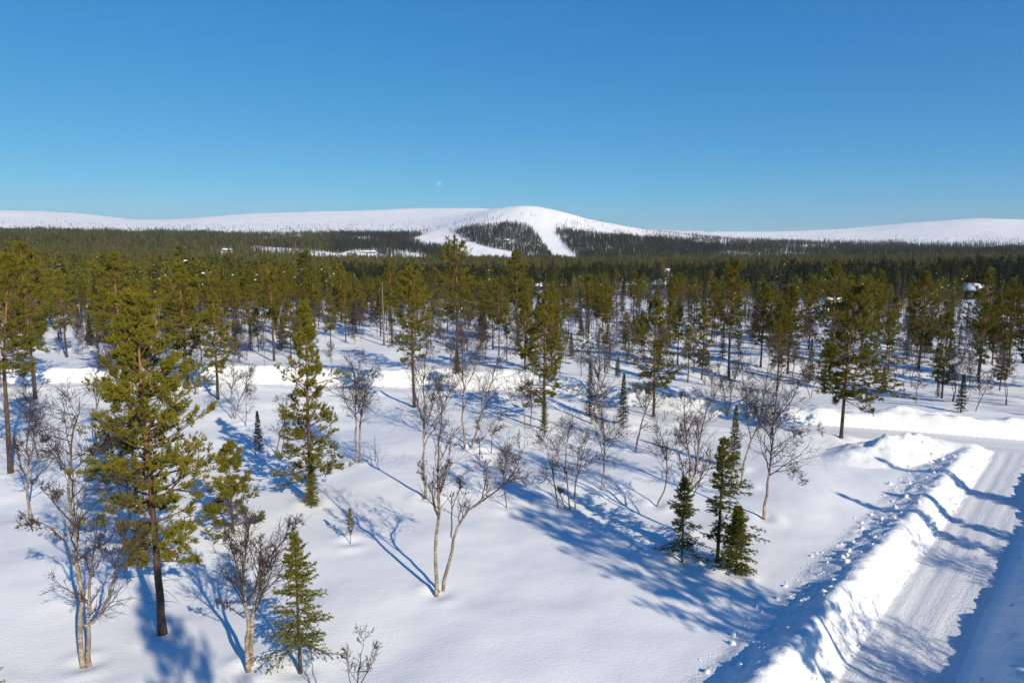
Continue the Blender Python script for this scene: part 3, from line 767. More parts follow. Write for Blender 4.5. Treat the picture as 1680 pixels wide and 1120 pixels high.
custom_birch(508, 1112, 872, [[(1112, 872), (1130, 803), (1142, 775), (1146, 720), (1162, 640)], [(1131, 803), (1133, 760), (1124, 700), (1122, 640)], [(1143, 775), (1178, 762), (1215, 715)], [(1124, 820), (1118, 770), (1105, 715)]],
    'forked slanting birch rising above the ragged small spruce', r0=.13, n1=12, n2=7, low=.2, l1=.28, lichen=30)
custom_birch(509, 1218, 798, [[(1218, 798), (1217, 770), (1228, 728), (1245, 690), (1255, 640), (1262, 580)], [(1232, 720), (1222, 680), (1215, 620)]], 'curved birch with bushy twig crown left of the drooping white birch', r0=.11, n1=15, n2=7, low=.3, lichen=20)
custom_birch(510, 930, 834, [[(916, 834), (908, 780), (897, 720)], [(944, 833), (943, 790), (955, 745), (966, 712)], [(936, 834), (931, 790), (934, 740), (936, 712)], [(927, 834), (918, 800)]], 'clump of thin dark birch stems at the edge of the long shadow', r0=.07, n1=12, n2=6, low=.3, l1=.4, lichen=10)
custom_birch(511, 987, 802, [[(987, 802), (992, 745), (991, 700), (985, 655)]], 'single white footed birch right of the thin stemmed clump', r0=.09, n1=18, n2=7, low=.3, l1=.36, lichen=60)
custom_birch(512, 1077, 829, [[(1077, 829), (1092, 790), (1097, 740), (1085, 695)], [(1097, 745), (1112, 715), (1116, 690)]], 'wavy small birch left of the forked slanting birch', r0=.075, n1=12, low=.3, lichen=30)
custom_birch(513, 1042, 740, [[(1042, 740), (1052, 700), (1066, 660), (1074, 640)], [(1060, 680), (1045, 650), (1035, 630)]], 'leaning crooked birch in front of the broad pine', r0=.13, n1=9, lichen=30)
custom_birch(514, 971, 694, [[(970, 694), (982, 640), (986, 590), (980, 540)], [(983, 640), (998, 600), (1002, 565)], [(984, 620), (968, 590), (966, 570)]], 'heavy dark crowned birch leaning right near the slim dark spruce', r0=.17, n1=16, n2=7, low=.25, l1=.27, lichen=220)
custom_birch(515, 762, 736, [[(762, 736), (766, 680), (768, 620), (766, 560), (770, 535)]], 'straight white birch behind the limb of the forked centre birch', r0=.12, n1=16, low=.3, lichen=40)
custom_birch(516, 772, 734, [[(772, 734), (784, 692), (796, 640), (815, 600), (832, 570)]], 'slanting greenish birch right beside the straight white birch', r0=.12, n1=14, low=.3, lichen=30)
custom_birch(517, 806, 742, [[(806, 742), (808, 715), (822, 680)]], 'short crooked birch right of the slanting greenish birch', r0=.05, n1=10, lichen=10)
custom_birch(518, 832, 831, [[(832, 831), (828, 790), (835, 740)]], 'thin little birch beside the tip of the long shadow', r0=.05, n1=16, n2=6, low=.4, l1=.4, lichen=10)
custom_birch(519, 863, 702, [[(862, 702), (858, 650), (853, 605)], [(871, 702), (872, 645), (880, 600)]], 'pair of slender birch stems left of the bushy mid photo pine', r0=.08, n1=12, lichen=10)
custom_birch(520, 382, 687, [[(380, 686), (381, 640), (380, 590)], [(386, 688), (395, 650), (412, 605)]], 'pale twin birch beyond the small blue black spruce', r0=.1, n1=14, low=.25, lichen=10)
custom_birch(521, 403, 697, [[(403, 697), (403, 660), (407, 630)]], 'short straight birch right of the pale twin birch', r0=.06, n1=9, lichen=5)
custom_birch(522, 158, 728, [[(157, 728), (158, 660), (155, 610), (165, 580)], [(158, 670), (172, 630), (180, 590)]], 'fine twigged birch behind the gnarled lichened birch', r0=.1, n1=16, lichen=60)
custom_birch(523, 455, 747, [[(453, 747), (460, 708), (470, 670)], [(462, 744), (466, 700), (462, 660)]], 'small leafless clump under the left boughs of the feathery pine', r0=.08, n1=8, lichen=15)
custom_birch(524, 787, 754, [[(787, 754), (785, 710), (790, 690)]], 'tiny pale birch stem between the white and the crooked birch', r0=.055, n1=6, lichen=5)
custom_birch(525, 572, 1225, [[(572, 1225), (582, 1150), (590, 1100), (602, 1045)], [(580, 1150), (570, 1100), (565, 1065)], [(584, 1140), (606, 1090), (612, 1050)]], 'bare birch top poking in at the bottom edge', r0=.06, n1=4, n2=4, n3=2, low=.5, l1=.28, lichen=0)
custom_birch(526, 1503, 662, [[(1503, 662), (1507, 638), (1512, 615)]], 'thin sapling birch on open snow left of the greyish olive pine', r0=.05, n1=9, lichen=0)
custom_birch(527, 1600, 674, [[(1600, 674), (1610, 645), (1620, 610)]], 'slanting thin birch right of the small dark spruce', r0=.07, n1=12, lichen=5)
custom_birch(528, 1330, 655, [[(1330, 655), (1322, 620), (1312, 585)], [(1331, 650), (1340, 615), (1345, 590)]], 'forked little birch left of the low dark pine', r0=.07, n1=12, lichen=20)
custom_birch(529, 215, 870, [[(208, 905), (213, 850), (205, 800), (222, 760)]], 'crooked dark birch in front of the shorter grey trunked pine', r0=.08, n1=12, lichen=60)
custom_birch(530, 1192, 622+60, [[(1192, 690), (1190, 650), (1180, 600)], [(1192, 690), (1200, 640), (1208, 600)]], 'upright bushy birch below the straight grey trunked pine', r0=.09, n1=14, lichen=20)

# hollows and collars in the snow around the nearer trunks
sg = bpy.data.objects['snow_ground'].data
co = np.zeros(len(sg.vertices)*3, np.float32); sg.vertices.foreach_get('co', co); co = co.reshape(-1, 3)
for g in heroes:
    if math.hypot(g[0], g[1]) > 60: continue
    near = np.nonzero((np.abs(co[:, 0]-g[0]) < 2.2) & (np.abs(co[:, 1]-g[1]) < 2.2))[0]
    dx, dy = co[near, 0]-g[0], co[near, 1]-g[1]; d = np.hypot(dx, dy)
    co[near, 2] += .055*np.exp(-((d-.75)/.38)**2)*(1+.6*np.sin(np.arctan2(dy, dx)*2+g[0])) - .07*np.exp(-(d/.3)**2)
sg.vertices.foreach_set('co', co.ravel()); sg.update()

# a dead stem, a stick and a snowy log
def simple_thing(name, bufs, loc, label, cat):
    o = empty(name, loc)
    for n, b, m in bufs:
        c = add_obj(n, b.mesh(n, [m]), o)
        if n in ('branches', 'twigs'): c['kind'] = 'stuff'
    return tag(o, label, cat)
rg = np.random.default_rng(77)
g, h, _ = tree_at(630, 566, 462)
b = Buf(); tp, tr = trunk_line(rg, h, .15, .05, .012); b.tube(tp, tr, 8)
b2 = Buf(); z = rg.uniform(.4, .97, 14); p0, _, _ = sample(tp, tr, np.zeros(14, int), z); a = rg.random(14)*6.28
dp, dr = grow(rg, p0, np.stack([np.cos(a), np.sin(a), .2+0*a], 1), rg.uniform(.2, .7, 14), np.full(14, .02), np.full(14, .006), 4); b2.tube(dp, dr, 4)
simple_thing('dead_tree', [('trunk', b, M_DEAD), ('branches', b2, M_DEAD)], g, 'tall bare grey dead stem without crown left of centre', 'dead tree'); heroes.append(g)
g, h, _ = tree_at(616, 757, 715)
b = Buf(); tp, tr = trunk_line(rg, h, .035, .012, .03); b.tube(tp, tr, 6)
b2 = Buf(); z = rg.uniform(.3, .95, 9); p0, _, _ = sample(tp, tr, np.zeros(9, int), z); a = rg.random(9)*6.28
dp, dr = grow(rg, p0, np.stack([np.cos(a), np.sin(a), .5+0*a], 1), rg.uniform(.06, .2, 9), np.full(9, .008), np.full(9, .004), 4); b2.tube(dp, dr, 3)
simple_thing('broken_stem', [('stem', b, M_DEAD), ('twigs', b2, M_DEAD)], g, 'short broken stem standing alone right of the twin stemmed birch', 'stump')
g0 = gpoint(944, 570)
b = Buf(); pts = np.array([[[0, 0, -.1], [.6, .1, .35], [1.3, .2, .75], [2.0, .3, 1.15], [2.6, .35, 1.5]]]); b.tube(pts, np.full((1, 5), .09), 7)
b2 = Buf(); b2.tube(pts+np.array([0, -.01, .10]), np.array([[.05, .11, .12, .11, .04]]), 8)
simple_thing('fallen_log', [('log', b, M_DEAD), ('snow_cap', b2, M_SNOW)], g0, 'slanting fallen trunk capped with snow beside a small dark spruce', 'log')

# trees out of frame whose shadows fall across the snow and the road
def shadow_base(px, py, s):
    g = gpoint(px, py); x, y = g[0]+s*math.sin(SUN_AZ), g[1]-s*math.cos(SUN_AZ)
    return np.array([x, y, float(ground_h(np.array([x]), np.array([y]))[0])]), s*math.tan(SUN_EL)
OFFP = 'pine beside the road outside the picture that throws a long shadow'
for i, (px, py, s, k, wd) in enumerate([(835, 795, 34, 2, .62), (888, 858, 31, 6, .66), (235, 955, 37, 3, .55), (1560, 772, 20, 3, .8)]):
    g, h = shadow_base(px, py, s)
    plant('pine_tree', PINES[k], g, h, i*1.3, wd, OFFP, 'pine tree', 'shadow casting pines outside the picture')
for i, (px, py, s, k, wd) in enumerate([(1352, 800, 19, 2, 1.0), (1447, 806, 17, 1, .9), (1400, 735, 24, 2, .8)]):
    g, h = shadow_base(px, py, s)
    plant('spruce_tree', SPRUCES[k], g, h, i*1.3, wd, 'spruce beside the road outside the picture that throws a pointed shadow', 'spruce tree', 'shadow casting spruces outside the picture')
for i, (px, py, s, k) in enumerate([(1380, 1010, 14, 4), (1500, 890, 14, 1), (1330, 985, 15, 2)]):
    g, h = shadow_base(px, py, s)
    plant('birch_tree', BIRCHES[k], g, h, i*1.3, 1., 'birch beside the road outside the picture that throws a thin shadow', 'birch tree', 'shadow casting birches outside the picture')

# ------------------------------------------------------------------ cabins
def boxes(lst):
    b = Buf()
    for (x0, x1, y0, y1, z0, z1) in lst:
        v = np.array([[x0, y0, z0], [x1, y0, z0], [x1, y1, z0], [x0, y1, z0], [x0, y0, z1], [x1, y0, z1], [x1, y1, z1], [x0, y1, z1]], float)
        b.add(v, quad=np.array([[0, 3, 2, 1], [4, 5, 6, 7], [0, 1, 5, 4], [1, 2, 6, 5], [2, 3, 7, 6], [3, 0, 4, 7]]))
    return b
M_TRIM = plain('cabin_trim', (.7, .68, .63)); M_GLASS = plain('window_glass', (.03, .035, .045), .15); M_CHIM = plain('chimney_stone', (.22, .10, .075))
CABIN_COL = {'brown': plain('brown_boards', (.085, .05, .033)), 'red': plain('red_boards', (.28, .055, .035)), 'dark': plain('tarred_boards', (.035, .03, .028)), 'yellow': plain('yellow_boards', (.45, .32, .12)), 'blue': plain('blue_grey_boards', (.10, .16, .24))}
cabin_spots = []
def cabin(px, py, wpx, col, rot, label, gable=False, cat='cabin'):
    g = gpoint(px, py); r = math.hypot(g[0], g[1]); w = wpx*r/FPX; d = min(7., w*.75); h = 2.5
    o = empty('cabin', (g[0], g[1], g[2]-.1)); o.rotation_euler = (0, 0, rot-math.atan2(g[0], g[1]))
    x, y = w/2, d/2; rise = min(1.9, d*.3)
    b = boxes([(-x, x, -y, y, -1.2, h)])
    v = np.array([[-x, -y, h], [x, -y, h], [x, y, h], [-x, y, h], [-x, 0, h+rise], [x, 0, h+rise]], float)
    b.add(v, quad=np.array([[0, 1, 5, 4], [2, 3, 4, 5]]), tri=np.array([[1, 2, 5], [3, 0, 4]]))
    add_obj('wall', b.mesh('cabin_wall', [CABIN_COL[col]], False), o)
    e = .5; k = rise/y
    def slab(z0, th, ov):
        bb = Buf(); ye = y+ov; ze = h+z0-k*ov; zr = h+rise+z0; xe = x+ov
        v = np.array([[-xe, -ye, ze], [xe, -ye, ze], [xe, 0, zr], [-xe, 0, zr], [xe, ye, ze], [-xe, ye, ze]], float)
        u = v+np.array([0, 0, th])
        bb.add(np.concatenate([v, u]), quad=np.array([[1, 0, 3, 2], [2, 3, 5, 4], [6, 7, 8, 9], [9, 8, 10, 11], [0, 1, 7, 6], [4, 5, 11, 10], [0, 6, 9, 3], [3, 9, 11, 5], [1, 2, 8, 7], [2, 4, 10, 8]])); return bb
    rf = add_obj('roof', slab(.01, .14, .45).mesh('cabin_roof', [CABIN_COL['dark']], False), o)
    sn = slab(.155, .55, .40).mesh('roof_snow', [M_SNOW], False)
    add_obj('roof_snow', sn, rf)
    cb = boxes([(x*.3, x*.3+.7, -.35, .35, h+rise*.5, h+rise+1.5)]); add_obj('chimney', cb.mesh('chimney', [M_CHIM], False), rf)
    n = max(2, int(w/3))
    for i in range(n):
        cx = -x+(i+.5)*w/n
        if i == n//2:
            dd = add_obj('door', boxes([(cx-.45, cx+.45, -y-.05, -y-.004, 0, 2.0)]).mesh('door', [CABIN_COL['dark']], False), o)
        else:
            ww = add_obj('window', boxes([(cx-.6, cx+.6, -y-.06, -y-.004, .8, 2.0)]).mesh('window', [M_TRIM], False), o)
            add_obj('pane', boxes([(cx-.5, cx-.03, -y-.075, -y-.055, .9, 1.9), (cx+.03, cx+.5, -y-.075, -y-.055, .9, 1.9)]).mesh('pane', [M_GLASS], False), ww)
    tag(o, label, cat, 'snow roofed cabins in the forest'); cabin_spots.append((px, py, wpx, r, g)); return o
cabin(1026, 475, 32, 'yellow', .15, 'wide snow roofed cabin with yellow wall before the dark spruce belt')
cabin(1080, 473, 26, 'blue', -.2, 'blue grey cabin under a snowy roof right of the yellow one')
cabin(1093, 448, 14, 'red', .5, 'small cabin with red chimney farther back above the blue grey one')
cabin(1219, 460, 19, 'brown', .1, 'brown cabin with long snowy roof behind the straight grey trunked pine')
cabin(1274, 460, 22, 'red', -.5, 'red cabin with snowy roof in the dark spruces right of centre')
cabin(372, 412, 12, 'dark', .2, 'lone dark cabin on the high snowy clearing at left')
cabin(602, 415, 26, 'brown', .05, 'long brown lodge on the snowy clearing below the hill')
cabin(1508, 443, 13, 'brown', .3, 'distant cabin among spruces toward the right edge')
cabin(1362, 518, 22, 'dark', -.15, 'snow laden hut behind the large leaning pine')
cabin(1600, 490, 28, 'brown', .1, 'snow roofed cabin behind the slanting orange pine at right')
cabin(831, 351, 9, 'dark', .1, 'tiny lift station on the brow of the ski hill')
cabin(884, 476, 13, 'dark', .2, 'small dark hut with snowy roof right of the pale limbed pine')

# ------------------------------------------------------------------ the wood behind the cross road
def in_poly(P, x, y):
    P = np.array(P, float); ins = np.zeros(x.shape, bool); j = len(P)-1
    for i in range(len(P)):
        c = ((P[i, 1] > y) != (P[j, 1] > y)) & (x < (P[j, 0]-P[i, 0])*(y-P[i, 1])/(P[j, 1]-P[i, 1]+1e-12)+P[i, 0]); ins ^= c; j = i
    return ins
def thin(pts, dmin):
    keep = []; grid = {}
    for i, (x, y) in enumerate(pts):
        k = (int(x//dmin), int(y//dmin)); ok = True
        for a in (-1, 0, 1):
            for b in (-1, 0, 1):
                for q in grid.get((k[0]+a, k[1]+b), ()):
                    if (q[0]-x)**2+(q[1]-y)**2 < dmin*dmin: ok = False; break
                if not ok: break
            if not ok: break
        if ok: grid.setdefault(k, []).append((x, y)); keep.append(i)
    return np.array(keep, int)
HB = np.array([[h[0], h[1]] for h in heroes])
CLEAR = [[(545, 566), (690, 572), (720, 618), (545, 618)], [(60, 590), (160, 590), (160, 612), (60, 612)]]
def scatter(n, r0, r1, dmin, half=42):
    r = np.sqrt(rng.uniform(r0*r0, r1*r1, n)); a = np.radians(rng.uniform(-half, half, n))
    p = np.stack([r*np.sin(a), r*np.cos(a)], 1)
    p = p[thin(p, dmin)]
    z = ground_h(p[:, 0], p[:, 1]); px, py = px_of(p[:, 0], p[:, 1], z)
    ok = (px > -120) & (px < 1800)
    v, _ = poly_dist(CROSS, p[:, 0], p[:, 1]); ok &= np.abs(v) > CHW+2.6
    v, u = poly_dist(MAIN, p[:, 0], p[:, 1]); ok &= np.abs(v) > 7
    ok &= np.min(np.hypot(p[:, None, 0]-HB[None, :, 0], p[:, None, 1]-HB[None, :, 1]), 1) > 2.2
    for c in CLEAR: ok &= ~in_poly(c, px, py)
    return p[ok], z[ok], px[ok], py[ok]
def hide_for_cabins(p, z, px, H):
    keep = np.ones(len(p), bool); r = np.hypot(p[:, 0], p[:, 1])
    _, top = px_of(p[:, 0], p[:, 1], z+H)
    for (cx, cy, w, rc, g) in cabin_spots:
        keep &= ~((np.abs(px-cx) < w*.62+2) & (r < rc) & (r > 62) & (top < cy-1) & (rng.random(len(p)) < .86))
        keep &= np.hypot(p[:, 0]-g[0], p[:, 1]-g[1]) > 7.5
    return keep
TREES = {'pine': [], 'spruce': [], 'birch': []}
p, z, px, py = scatter(2900, 68, 150, 1.8)
rr = np.hypot(p[:, 0], p[:, 1])
keep = rng.random(len(p)) < np.clip(.40+(rr-68)/82*.8, 0, 1)
for (x, y), zz, a, r in zip(p[keep], z[keep], px[keep], rr[keep]):
    q = rng.random()
    if q < .2: TREES['pine'].append((x, y, zz, rng.uniform(4.0, 9.5)))
    elif q < .86: TREES['birch'].append((x, y, zz, rng.uniform(2.4, 5.6)))
    else: TREES['spruce'].append((x, y, zz, rng.uniform(1.6, 5.0)))
p, z, px, py = scatter(12500, 132, 330, 2.0)
rr = np.hypot(p[:, 0], p[:, 1])
for (x, y), zz, a, r in zip(p, z, px, rr):
    q = rng.random(); f = (r-132)/198
    if q > .62+.5*f: continue
    q = rng.random(); right = a > 560+50*math.sin(r*.09)
    if right:
        w = min(1, max(0, (r-185)/60))
        pb, ps = .58*(1-w)+.06*w, .14*(1-w)+.8*w
        hs = rng.uniform(3.5, 8)*(1-w)+rng.uniform(8, 13)*w; hp = rng.uniform(3.5, 7.5)*(1-w)+rng.uniform(7, 10.5)*w
    else:
        pb, ps = .42*(1-f), .08+.18*f; hs = rng.uniform(5, 10); hp = rng.uniform(5, 11)+1.5*(rng.random() < .2)
    if q < pb: TREES['birch'].append((x, y, zz, rng.uniform(3.2, 6.0)))
    elif q < pb+ps: TREES['spruce'].append((x, y, zz, hs))
    else: TREES['pine'].append((x, y, zz, hp+2.5*(rng.random() < .08)))
for k in TREES:
    A = np.array(TREES[k]); ppx, _ = px_of(A[:, 0], A[:, 1], A[:, 2])
    A = A[hide_for_cabins(A[:, :2], A[:, 2], ppx, A[:, 3])]
    TREES[k] = A[np.argsort(np.hypot(A[:, 0], A[:, 1]))]
print('wood', {k: len(v) for k, v in TREES.items()})
LAND = sorted([(58, 'very tall left edge pine'), (205, 'orange stemmed left pine'), (308, 'wide dark green pine'), (450, 'pale forked pine'), (510, 'feathery pine'), (630, 'grey dead stem'), (680, 'lone long trunked pine'), (750, 'tallest middle pine'), (848, 'pale limbed pine'), (892, 'bushy middle pine'), (972, 'heavy dark birch'),
    (1026, 'yellow cabin'), (1072, 'broad pine'), (1196, 'grey trunked pine'), (1287, 'olive pine pair'), (1400, 'large leaning pine'), (1507, 'dense dark right pine'), (1606, 'slanting orange pine')])
def relation(a):
    k = min(range(len(LAND)), key=lambda i: abs(LAND[i][0]-a)); d = a-LAND[k][0]
    return ('behind the ' if abs(d) < 14 else 'left of the ' if d < 0 else 'right of the ') + LAND[k][1]
SIZE = {'pine': ((7.2, 'short'), (9.2, 'medium'), (99, 'tall')), 'spruce': ((4.5, 'tiny'), (7.5, 'medium'), (99, 'tall')), 'birch': ((3.7, 'short'), (4.9, 'medium'), (99, 'tall'))}
LIMIT = {'pine': 250, 'spruce': 275, 'birch': 260}
LIB = {'pine': PINES, 'spruce': SPRUCES, 'birch': BIRCHES}
LOOK = {'pine': 'olive pine', 'spruce': 'dark spruce', 'birch': 'bare birch'}
left_over = {}
for k, A in TREES.items():
    for i, (x, y, zz, h) in enumerate(A[:LIMIT[k]]):
        r = math.hypot(x, y); a, _ = px_of(x, y, zz)
        size = next(w for q, w in SIZE[k] if h < q)
        band = 'past the cross road' if r < 95 else 'in the open wood' if r < 130 else 'at the forest edge' if r < 155 else 'just inside the forest'
        lab = '%s %s %s, %s' % (size, LOOK[k], band, relation(a))
        lib = LIB[k]; m = lib[int(rng.integers(len(lib)))]
        wide = {'pine': rng.uniform(.8, 1.15), 'spruce': rng.uniform(.75, 1.05) if h < 6 else rng.uniform(.55, .8), 'birch': rng.uniform(.85, 1.2)}[k]
        plant(k+'_tree', m, (x, y, zz), h, rng.random()*6.28, wide, lab, k+' tree', '%s trees %s' % (k, band))
    left_over[k] = A[LIMIT[k]:]
# ------------------------------------------------------------------ the far forest (one mass per kind)
def low_tree(seed, kind, snow=False):
    rg = np.random.default_rng(seed); b = Buf(); fm = []
    H = 11.
    if kind == 'pine':
        c0, lm, nb, ln, wd = .32, 1.75, 300, .62, .34
    elif kind == 'spruce':
        c0, lm, nb, ln, wd = .08, 1.45, 340, .55, .28
    else:
        c0, lm, nb, ln, wd = .22, 1.5, 170, 1.0, .09
    tp, tr = trunk_line(rg, H, .13, .02, .02, k=5)
    v, q = tube(tp, tr, 4)
    t = rg.random(nb)**(.85 if kind == 'pine' else 1.15); a = rg.random(nb)*6.28
    rad = lm*((1-t)**(.55 if kind == 'pine' else .9) + .05)*np.sqrt(rg.random(nb))*(.7+.5*vnoise(a*1.3, t*6, seed)+.3)
    if kind == 'birch': rad = lm*np.sin(np.clip(t*1.0+.12, 0, 1)*3.0)*np.sqrt(rg.random(nb))
    c = np.stack([rad*np.cos(a), rad*np.sin(a), (c0+(1-c0)*t)*H], 1)
    o = np.stack([np.cos(a), np.sin(a), np.where(kind == 'spruce', -.25, .35)+0*a], 1)
    if kind == 'birch': o[:, 2] = 1.6
    blades(rg, b, c, norm(o+rg.normal(size=c.shape)*.5), .1, ln, wd, 1, .2, .3+.25*t+.25*rg.random(nb))
    nt = b.n//3
    b.add(v, quad=q, a=.5)
    fm += [0]*nt + [1]*len(q)
    if snow:
        s = rg.integers(0, nb, 3)
        bb = c[s]*np.array([.8, .8, 1])
        for p in bb:
            vv = np.array([[-.3, -.2, 0], [.3, -.2, .0], [.3, .25, .05], [-.3, .25, .05], [-.2, -.1, .22], [.2, -.1, .22], [.2, .15, .25], [-.2, .15, .25]])*rg.uniform(.4, 1.15)+p
            b.add(vv, quad=np.array([[0, 3, 2, 1], [4, 5, 6, 7], [0, 1, 5, 4], [1, 2, 6, 5], [2, 3, 7, 6], [3, 0, 4, 7]])); fm += [2]*6
    F = [np.concatenate(b.T)]; Qs = np.concatenate(b.Q)
    fm = np.array(fm); # triangles were listed first, then quads in order
    me = make_mesh('far_'+kind, np.concatenate(b.V), F+[Qs], [{'pine': M_PINE_FAR, 'spruce': M_SPRUCE_FAR, 'birch': M_TWIG}[kind], M_BARK_PINE if kind == 'pine' else M_TWIG, M_SNOW], {'tone': np.concatenate(b.A)}, fm)
    return bpy.data.objects.new('far_'+kind, me)
FARLIB = {'pine': [low_tree(901, 'pine', True), low_tree(902, 'pine', True), low_tree(903, 'pine', True), low_tree(904, 'pine')],
          'spruce': [low_tree(911, 'spruce', True), low_tree(912, 'spruce', True), low_tree(913, 'spruce'), low_tree(914, 'spruce')],
          'birch': [low_tree(921, 'birch'), low_tree(922, 'birch')]}
def forest(name, kind, A, label):
    n = len(A)
    me = bpy.data.meshes.new(name); me.vertices.add(n); me.vertices.foreach_set('co', A[:, :3].astype(np.float32).ravel())
    at = me.attributes.new('scl', 'FLOAT_VECTOR', 'POINT')
    wd = rng.uniform(.8, 1.25, n)*A[:, 4]
    at.data.foreach_set('vector', np.stack([wd*A[:, 3]/11, wd*A[:, 3]/11, A[:, 3]/11], 1).astype(np.float32).ravel())
    at = me.attributes.new('rot', 'FLOAT_VECTOR', 'POINT')
    at.data.foreach_set('vector', np.stack([rng.normal(size=n)*.03, rng.normal(size=n)*.03, rng.random(n)*6.28], 1).astype(np.float32).ravel())
    lib = FARLIB[kind]
    at = me.attributes.new('pick', 'INT', 'POINT'); at.data.foreach_set('value', rng.integers(0, len(lib), n).astype(np.int32))
    o = add_obj(name, me)
    ng = bpy.data.node_groups.new(name, 'GeometryNodeTree')
    ng.interface.new_socket('Geometry', in_out='INPUT', socket_type='NodeSocketGeometry'); ng.interface.new_socket('Geometry', in_out='OUTPUT', socket_type='NodeSocketGeometry')
    N, L = ng.nodes, ng.links
    gi, go = N.new('NodeGroupInput'), N.new('NodeGroupOutput')
    iop = N.new('GeometryNodeInstanceOnPoints'); j = N.new('GeometryNodeJoinGeometry')
    for lo in reversed(lib):
        oi = N.new('GeometryNodeObjectInfo'); oi.inputs['Object'].default_value = lo; oi.inputs['As Instance'].default_value = True
        L.new(oi.outputs['Geometry'], j.inputs[0])
    def at_(nm, ty):
        q = N.new('GeometryNodeInputNamedAttribute'); q.data_type = ty; q.inputs['Name'].default_value = nm; return q.outputs['Attribute']
    L.new(gi.outputs[0], iop.inputs['Points']); L.new(j.outputs[0], iop.inputs['Instance'])
    iop.inputs['Pick Instance'].default_value = True
    L.new(at_('pick', 'INT'), iop.inputs['Instance Index'])
    e2r = N.new('FunctionNodeEulerToRotation'); L.new(at_('rot', 'FLOAT_VECTOR'), e2r.inputs[0]); L.new(e2r.outputs[0], iop.inputs['Rotation'])
    L.new(at_('scl', 'FLOAT_VECTOR'), iop.inputs['Scale']); L.new(iop.outputs[0], go.inputs[0])
    md = o.modifiers.new('trees', 'NODES'); md.node_group = ng
    return tag(o, label, 'forest', kind='stuff')
F = {'pine': [], 'spruce': [], 'birch': []}
for k, A in left_over.items():
    if len(A): F[k].append(np.concatenate([A, np.ones((len(A), 1))], 1))
TL = np.array([[-300, 376], [0, 378], [100, 380], [200, 384], [300, 383], [400, 386], [520, 384], [640, 382], [730, 386], [770, 373], [830, 366], [870, 372], [905, 378], [940, 379], [1000, 385], [1100, 392], [1200, 395], [1300, 397], [1400, 398], [1500, 399], [1680, 400], [2000, 400]], float)
PISTE = [[(676, 392), (722, 378), (748, 384), (768, 396), (802, 406), (850, 416), (842, 431), (775, 428), (730, 407), (695, 402)],
         [(846, 358), (908, 358), (912, 386), (930, 405), (952, 427), (914, 429), (893, 405), (880, 384)],
         [(905, 395), (940, 422), (948, 430), (925, 428)], [(845, 372), (853, 371), (905, 424), (893, 424)] if False else [(0, 0), (1, 0), (1, 1)]]
OPEN = [[(345, 404), (410, 404), (480, 408), (560, 416), (590, 408), (640, 408), (705, 420), (705, 431), (640, 428), (560, 430), (470, 424), (420, 416), (345, 416)], [(355, 424), (375, 424), (375, 432), (355, 432)]]
def far_band(n, r0, r1):
    r = np.sqrt(rng.uniform(r0*r0, r1*r1, n)); a = np.radians(rng.uniform(-43, 43, n))
    x, y = r*np.sin(a), r*np.cos(a); z = ground_h(x, y, False); px, py = px_of(x, y, z)
    ok = (px > -60) & (px < 1740)
    tl = np.interp(px, TL[:, 0], TL[:, 1]) + 3*vnoise(px/22., py/5., 77)
    d = py-tl
    dens = np.where(d > 0, 1, np.clip(np.exp(d/6.0)*.32, np.where(px < 700, .012, .006), 1)*np.clip(.8+2.2*vnoise(x/45., y/90., 91), 0, 1.6))
    dens = np.where((r > 1000) & (d < -22), 0, dens)
    dens = np.where((r > 1000) & (d > 0) & (d < 11), np.clip(np.where((px > 740) & (px < 1140), .85, .5)+.9*vnoise(x/50., y/110., 92), .06, 1), dens)
    for P in PISTE: dens = np.where(in_poly(P, px, py) & (r > 1150), 0, dens)
    for P in OPEN: dens = np.where(in_poly(P, px, py), np.clip(.22+.8*vnoise(x/30., y/60., 97), .03, .6), dens)
    dens = np.where((r > 1250) & (px > 1180), dens*np.clip(.5+.9*vnoise(x/70., y/120., 95), .12, 1), dens)
    patch = vnoise(x/60., y/60., 88)
    dens = np.where((patch > .3) & (r < 1200), dens*.25, dens); dens = np.where((vnoise(x/24., y/24., 89) > .3) & (r < 1200), dens*.3, dens)
    ok &= rng.random(n) < dens
    h = rng.normal(9.6, 2.4, n).clip(4, 15.5)*np.where(d < 2, .62, 1)*(1+.45*vnoise(x/38., y/38., 96))
    A = np.stack([x, y, z-.1, h, np.ones(n)], 1)[ok]; px = px[ok]; r = r[ok]
    A = A[hk] if False else A
    kp = hide_for_cabins(A[:, :2], A[:, 2], px, A[:, 3]); A, px, r = A[kp], px[kp], r[kp]
    q = rng.random(len(A)); right = px > 560-60*vnoise(r/80., px/200., 5)
    ps = np.where(right, np.interp(r, [320, 560, 680, 1100, 1300], [.85, .85, .12, .15, .95]), np.interp(r, [320, 1000, 1400], [.10, .18, .6]))
    pb = np.where(r < 700, .06, .03)
    sp = q < ps; bi = (q > 1-pb); pi = ~(sp | bi)
    A[sp, 4] *= .78
    F['spruce'].append(A[sp]); F['birch'].append(A[bi]); F['pine'].append(A[pi])
far_band(16000, 318, 620); far_band(50000, 620, 1250); far_band(120000, 1250, 1950); far_band(60000, 1950, 2700); far_band(90000, 2700, 4100)
for k in F: F[k] = np.concatenate(F[k]); print('far', k, len(F[k]))
forest('pine_forest', 'pine', F['pine'], 'olive green pine forest filling the valley below the hill')
forest('spruce_forest', 'spruce', F['spruce'], 'dark spruce forest covering the valley and hill slopes')
forest('birch_thicket', 'birch', F['birch'], 'brown bare birch growth scattered through the forest')

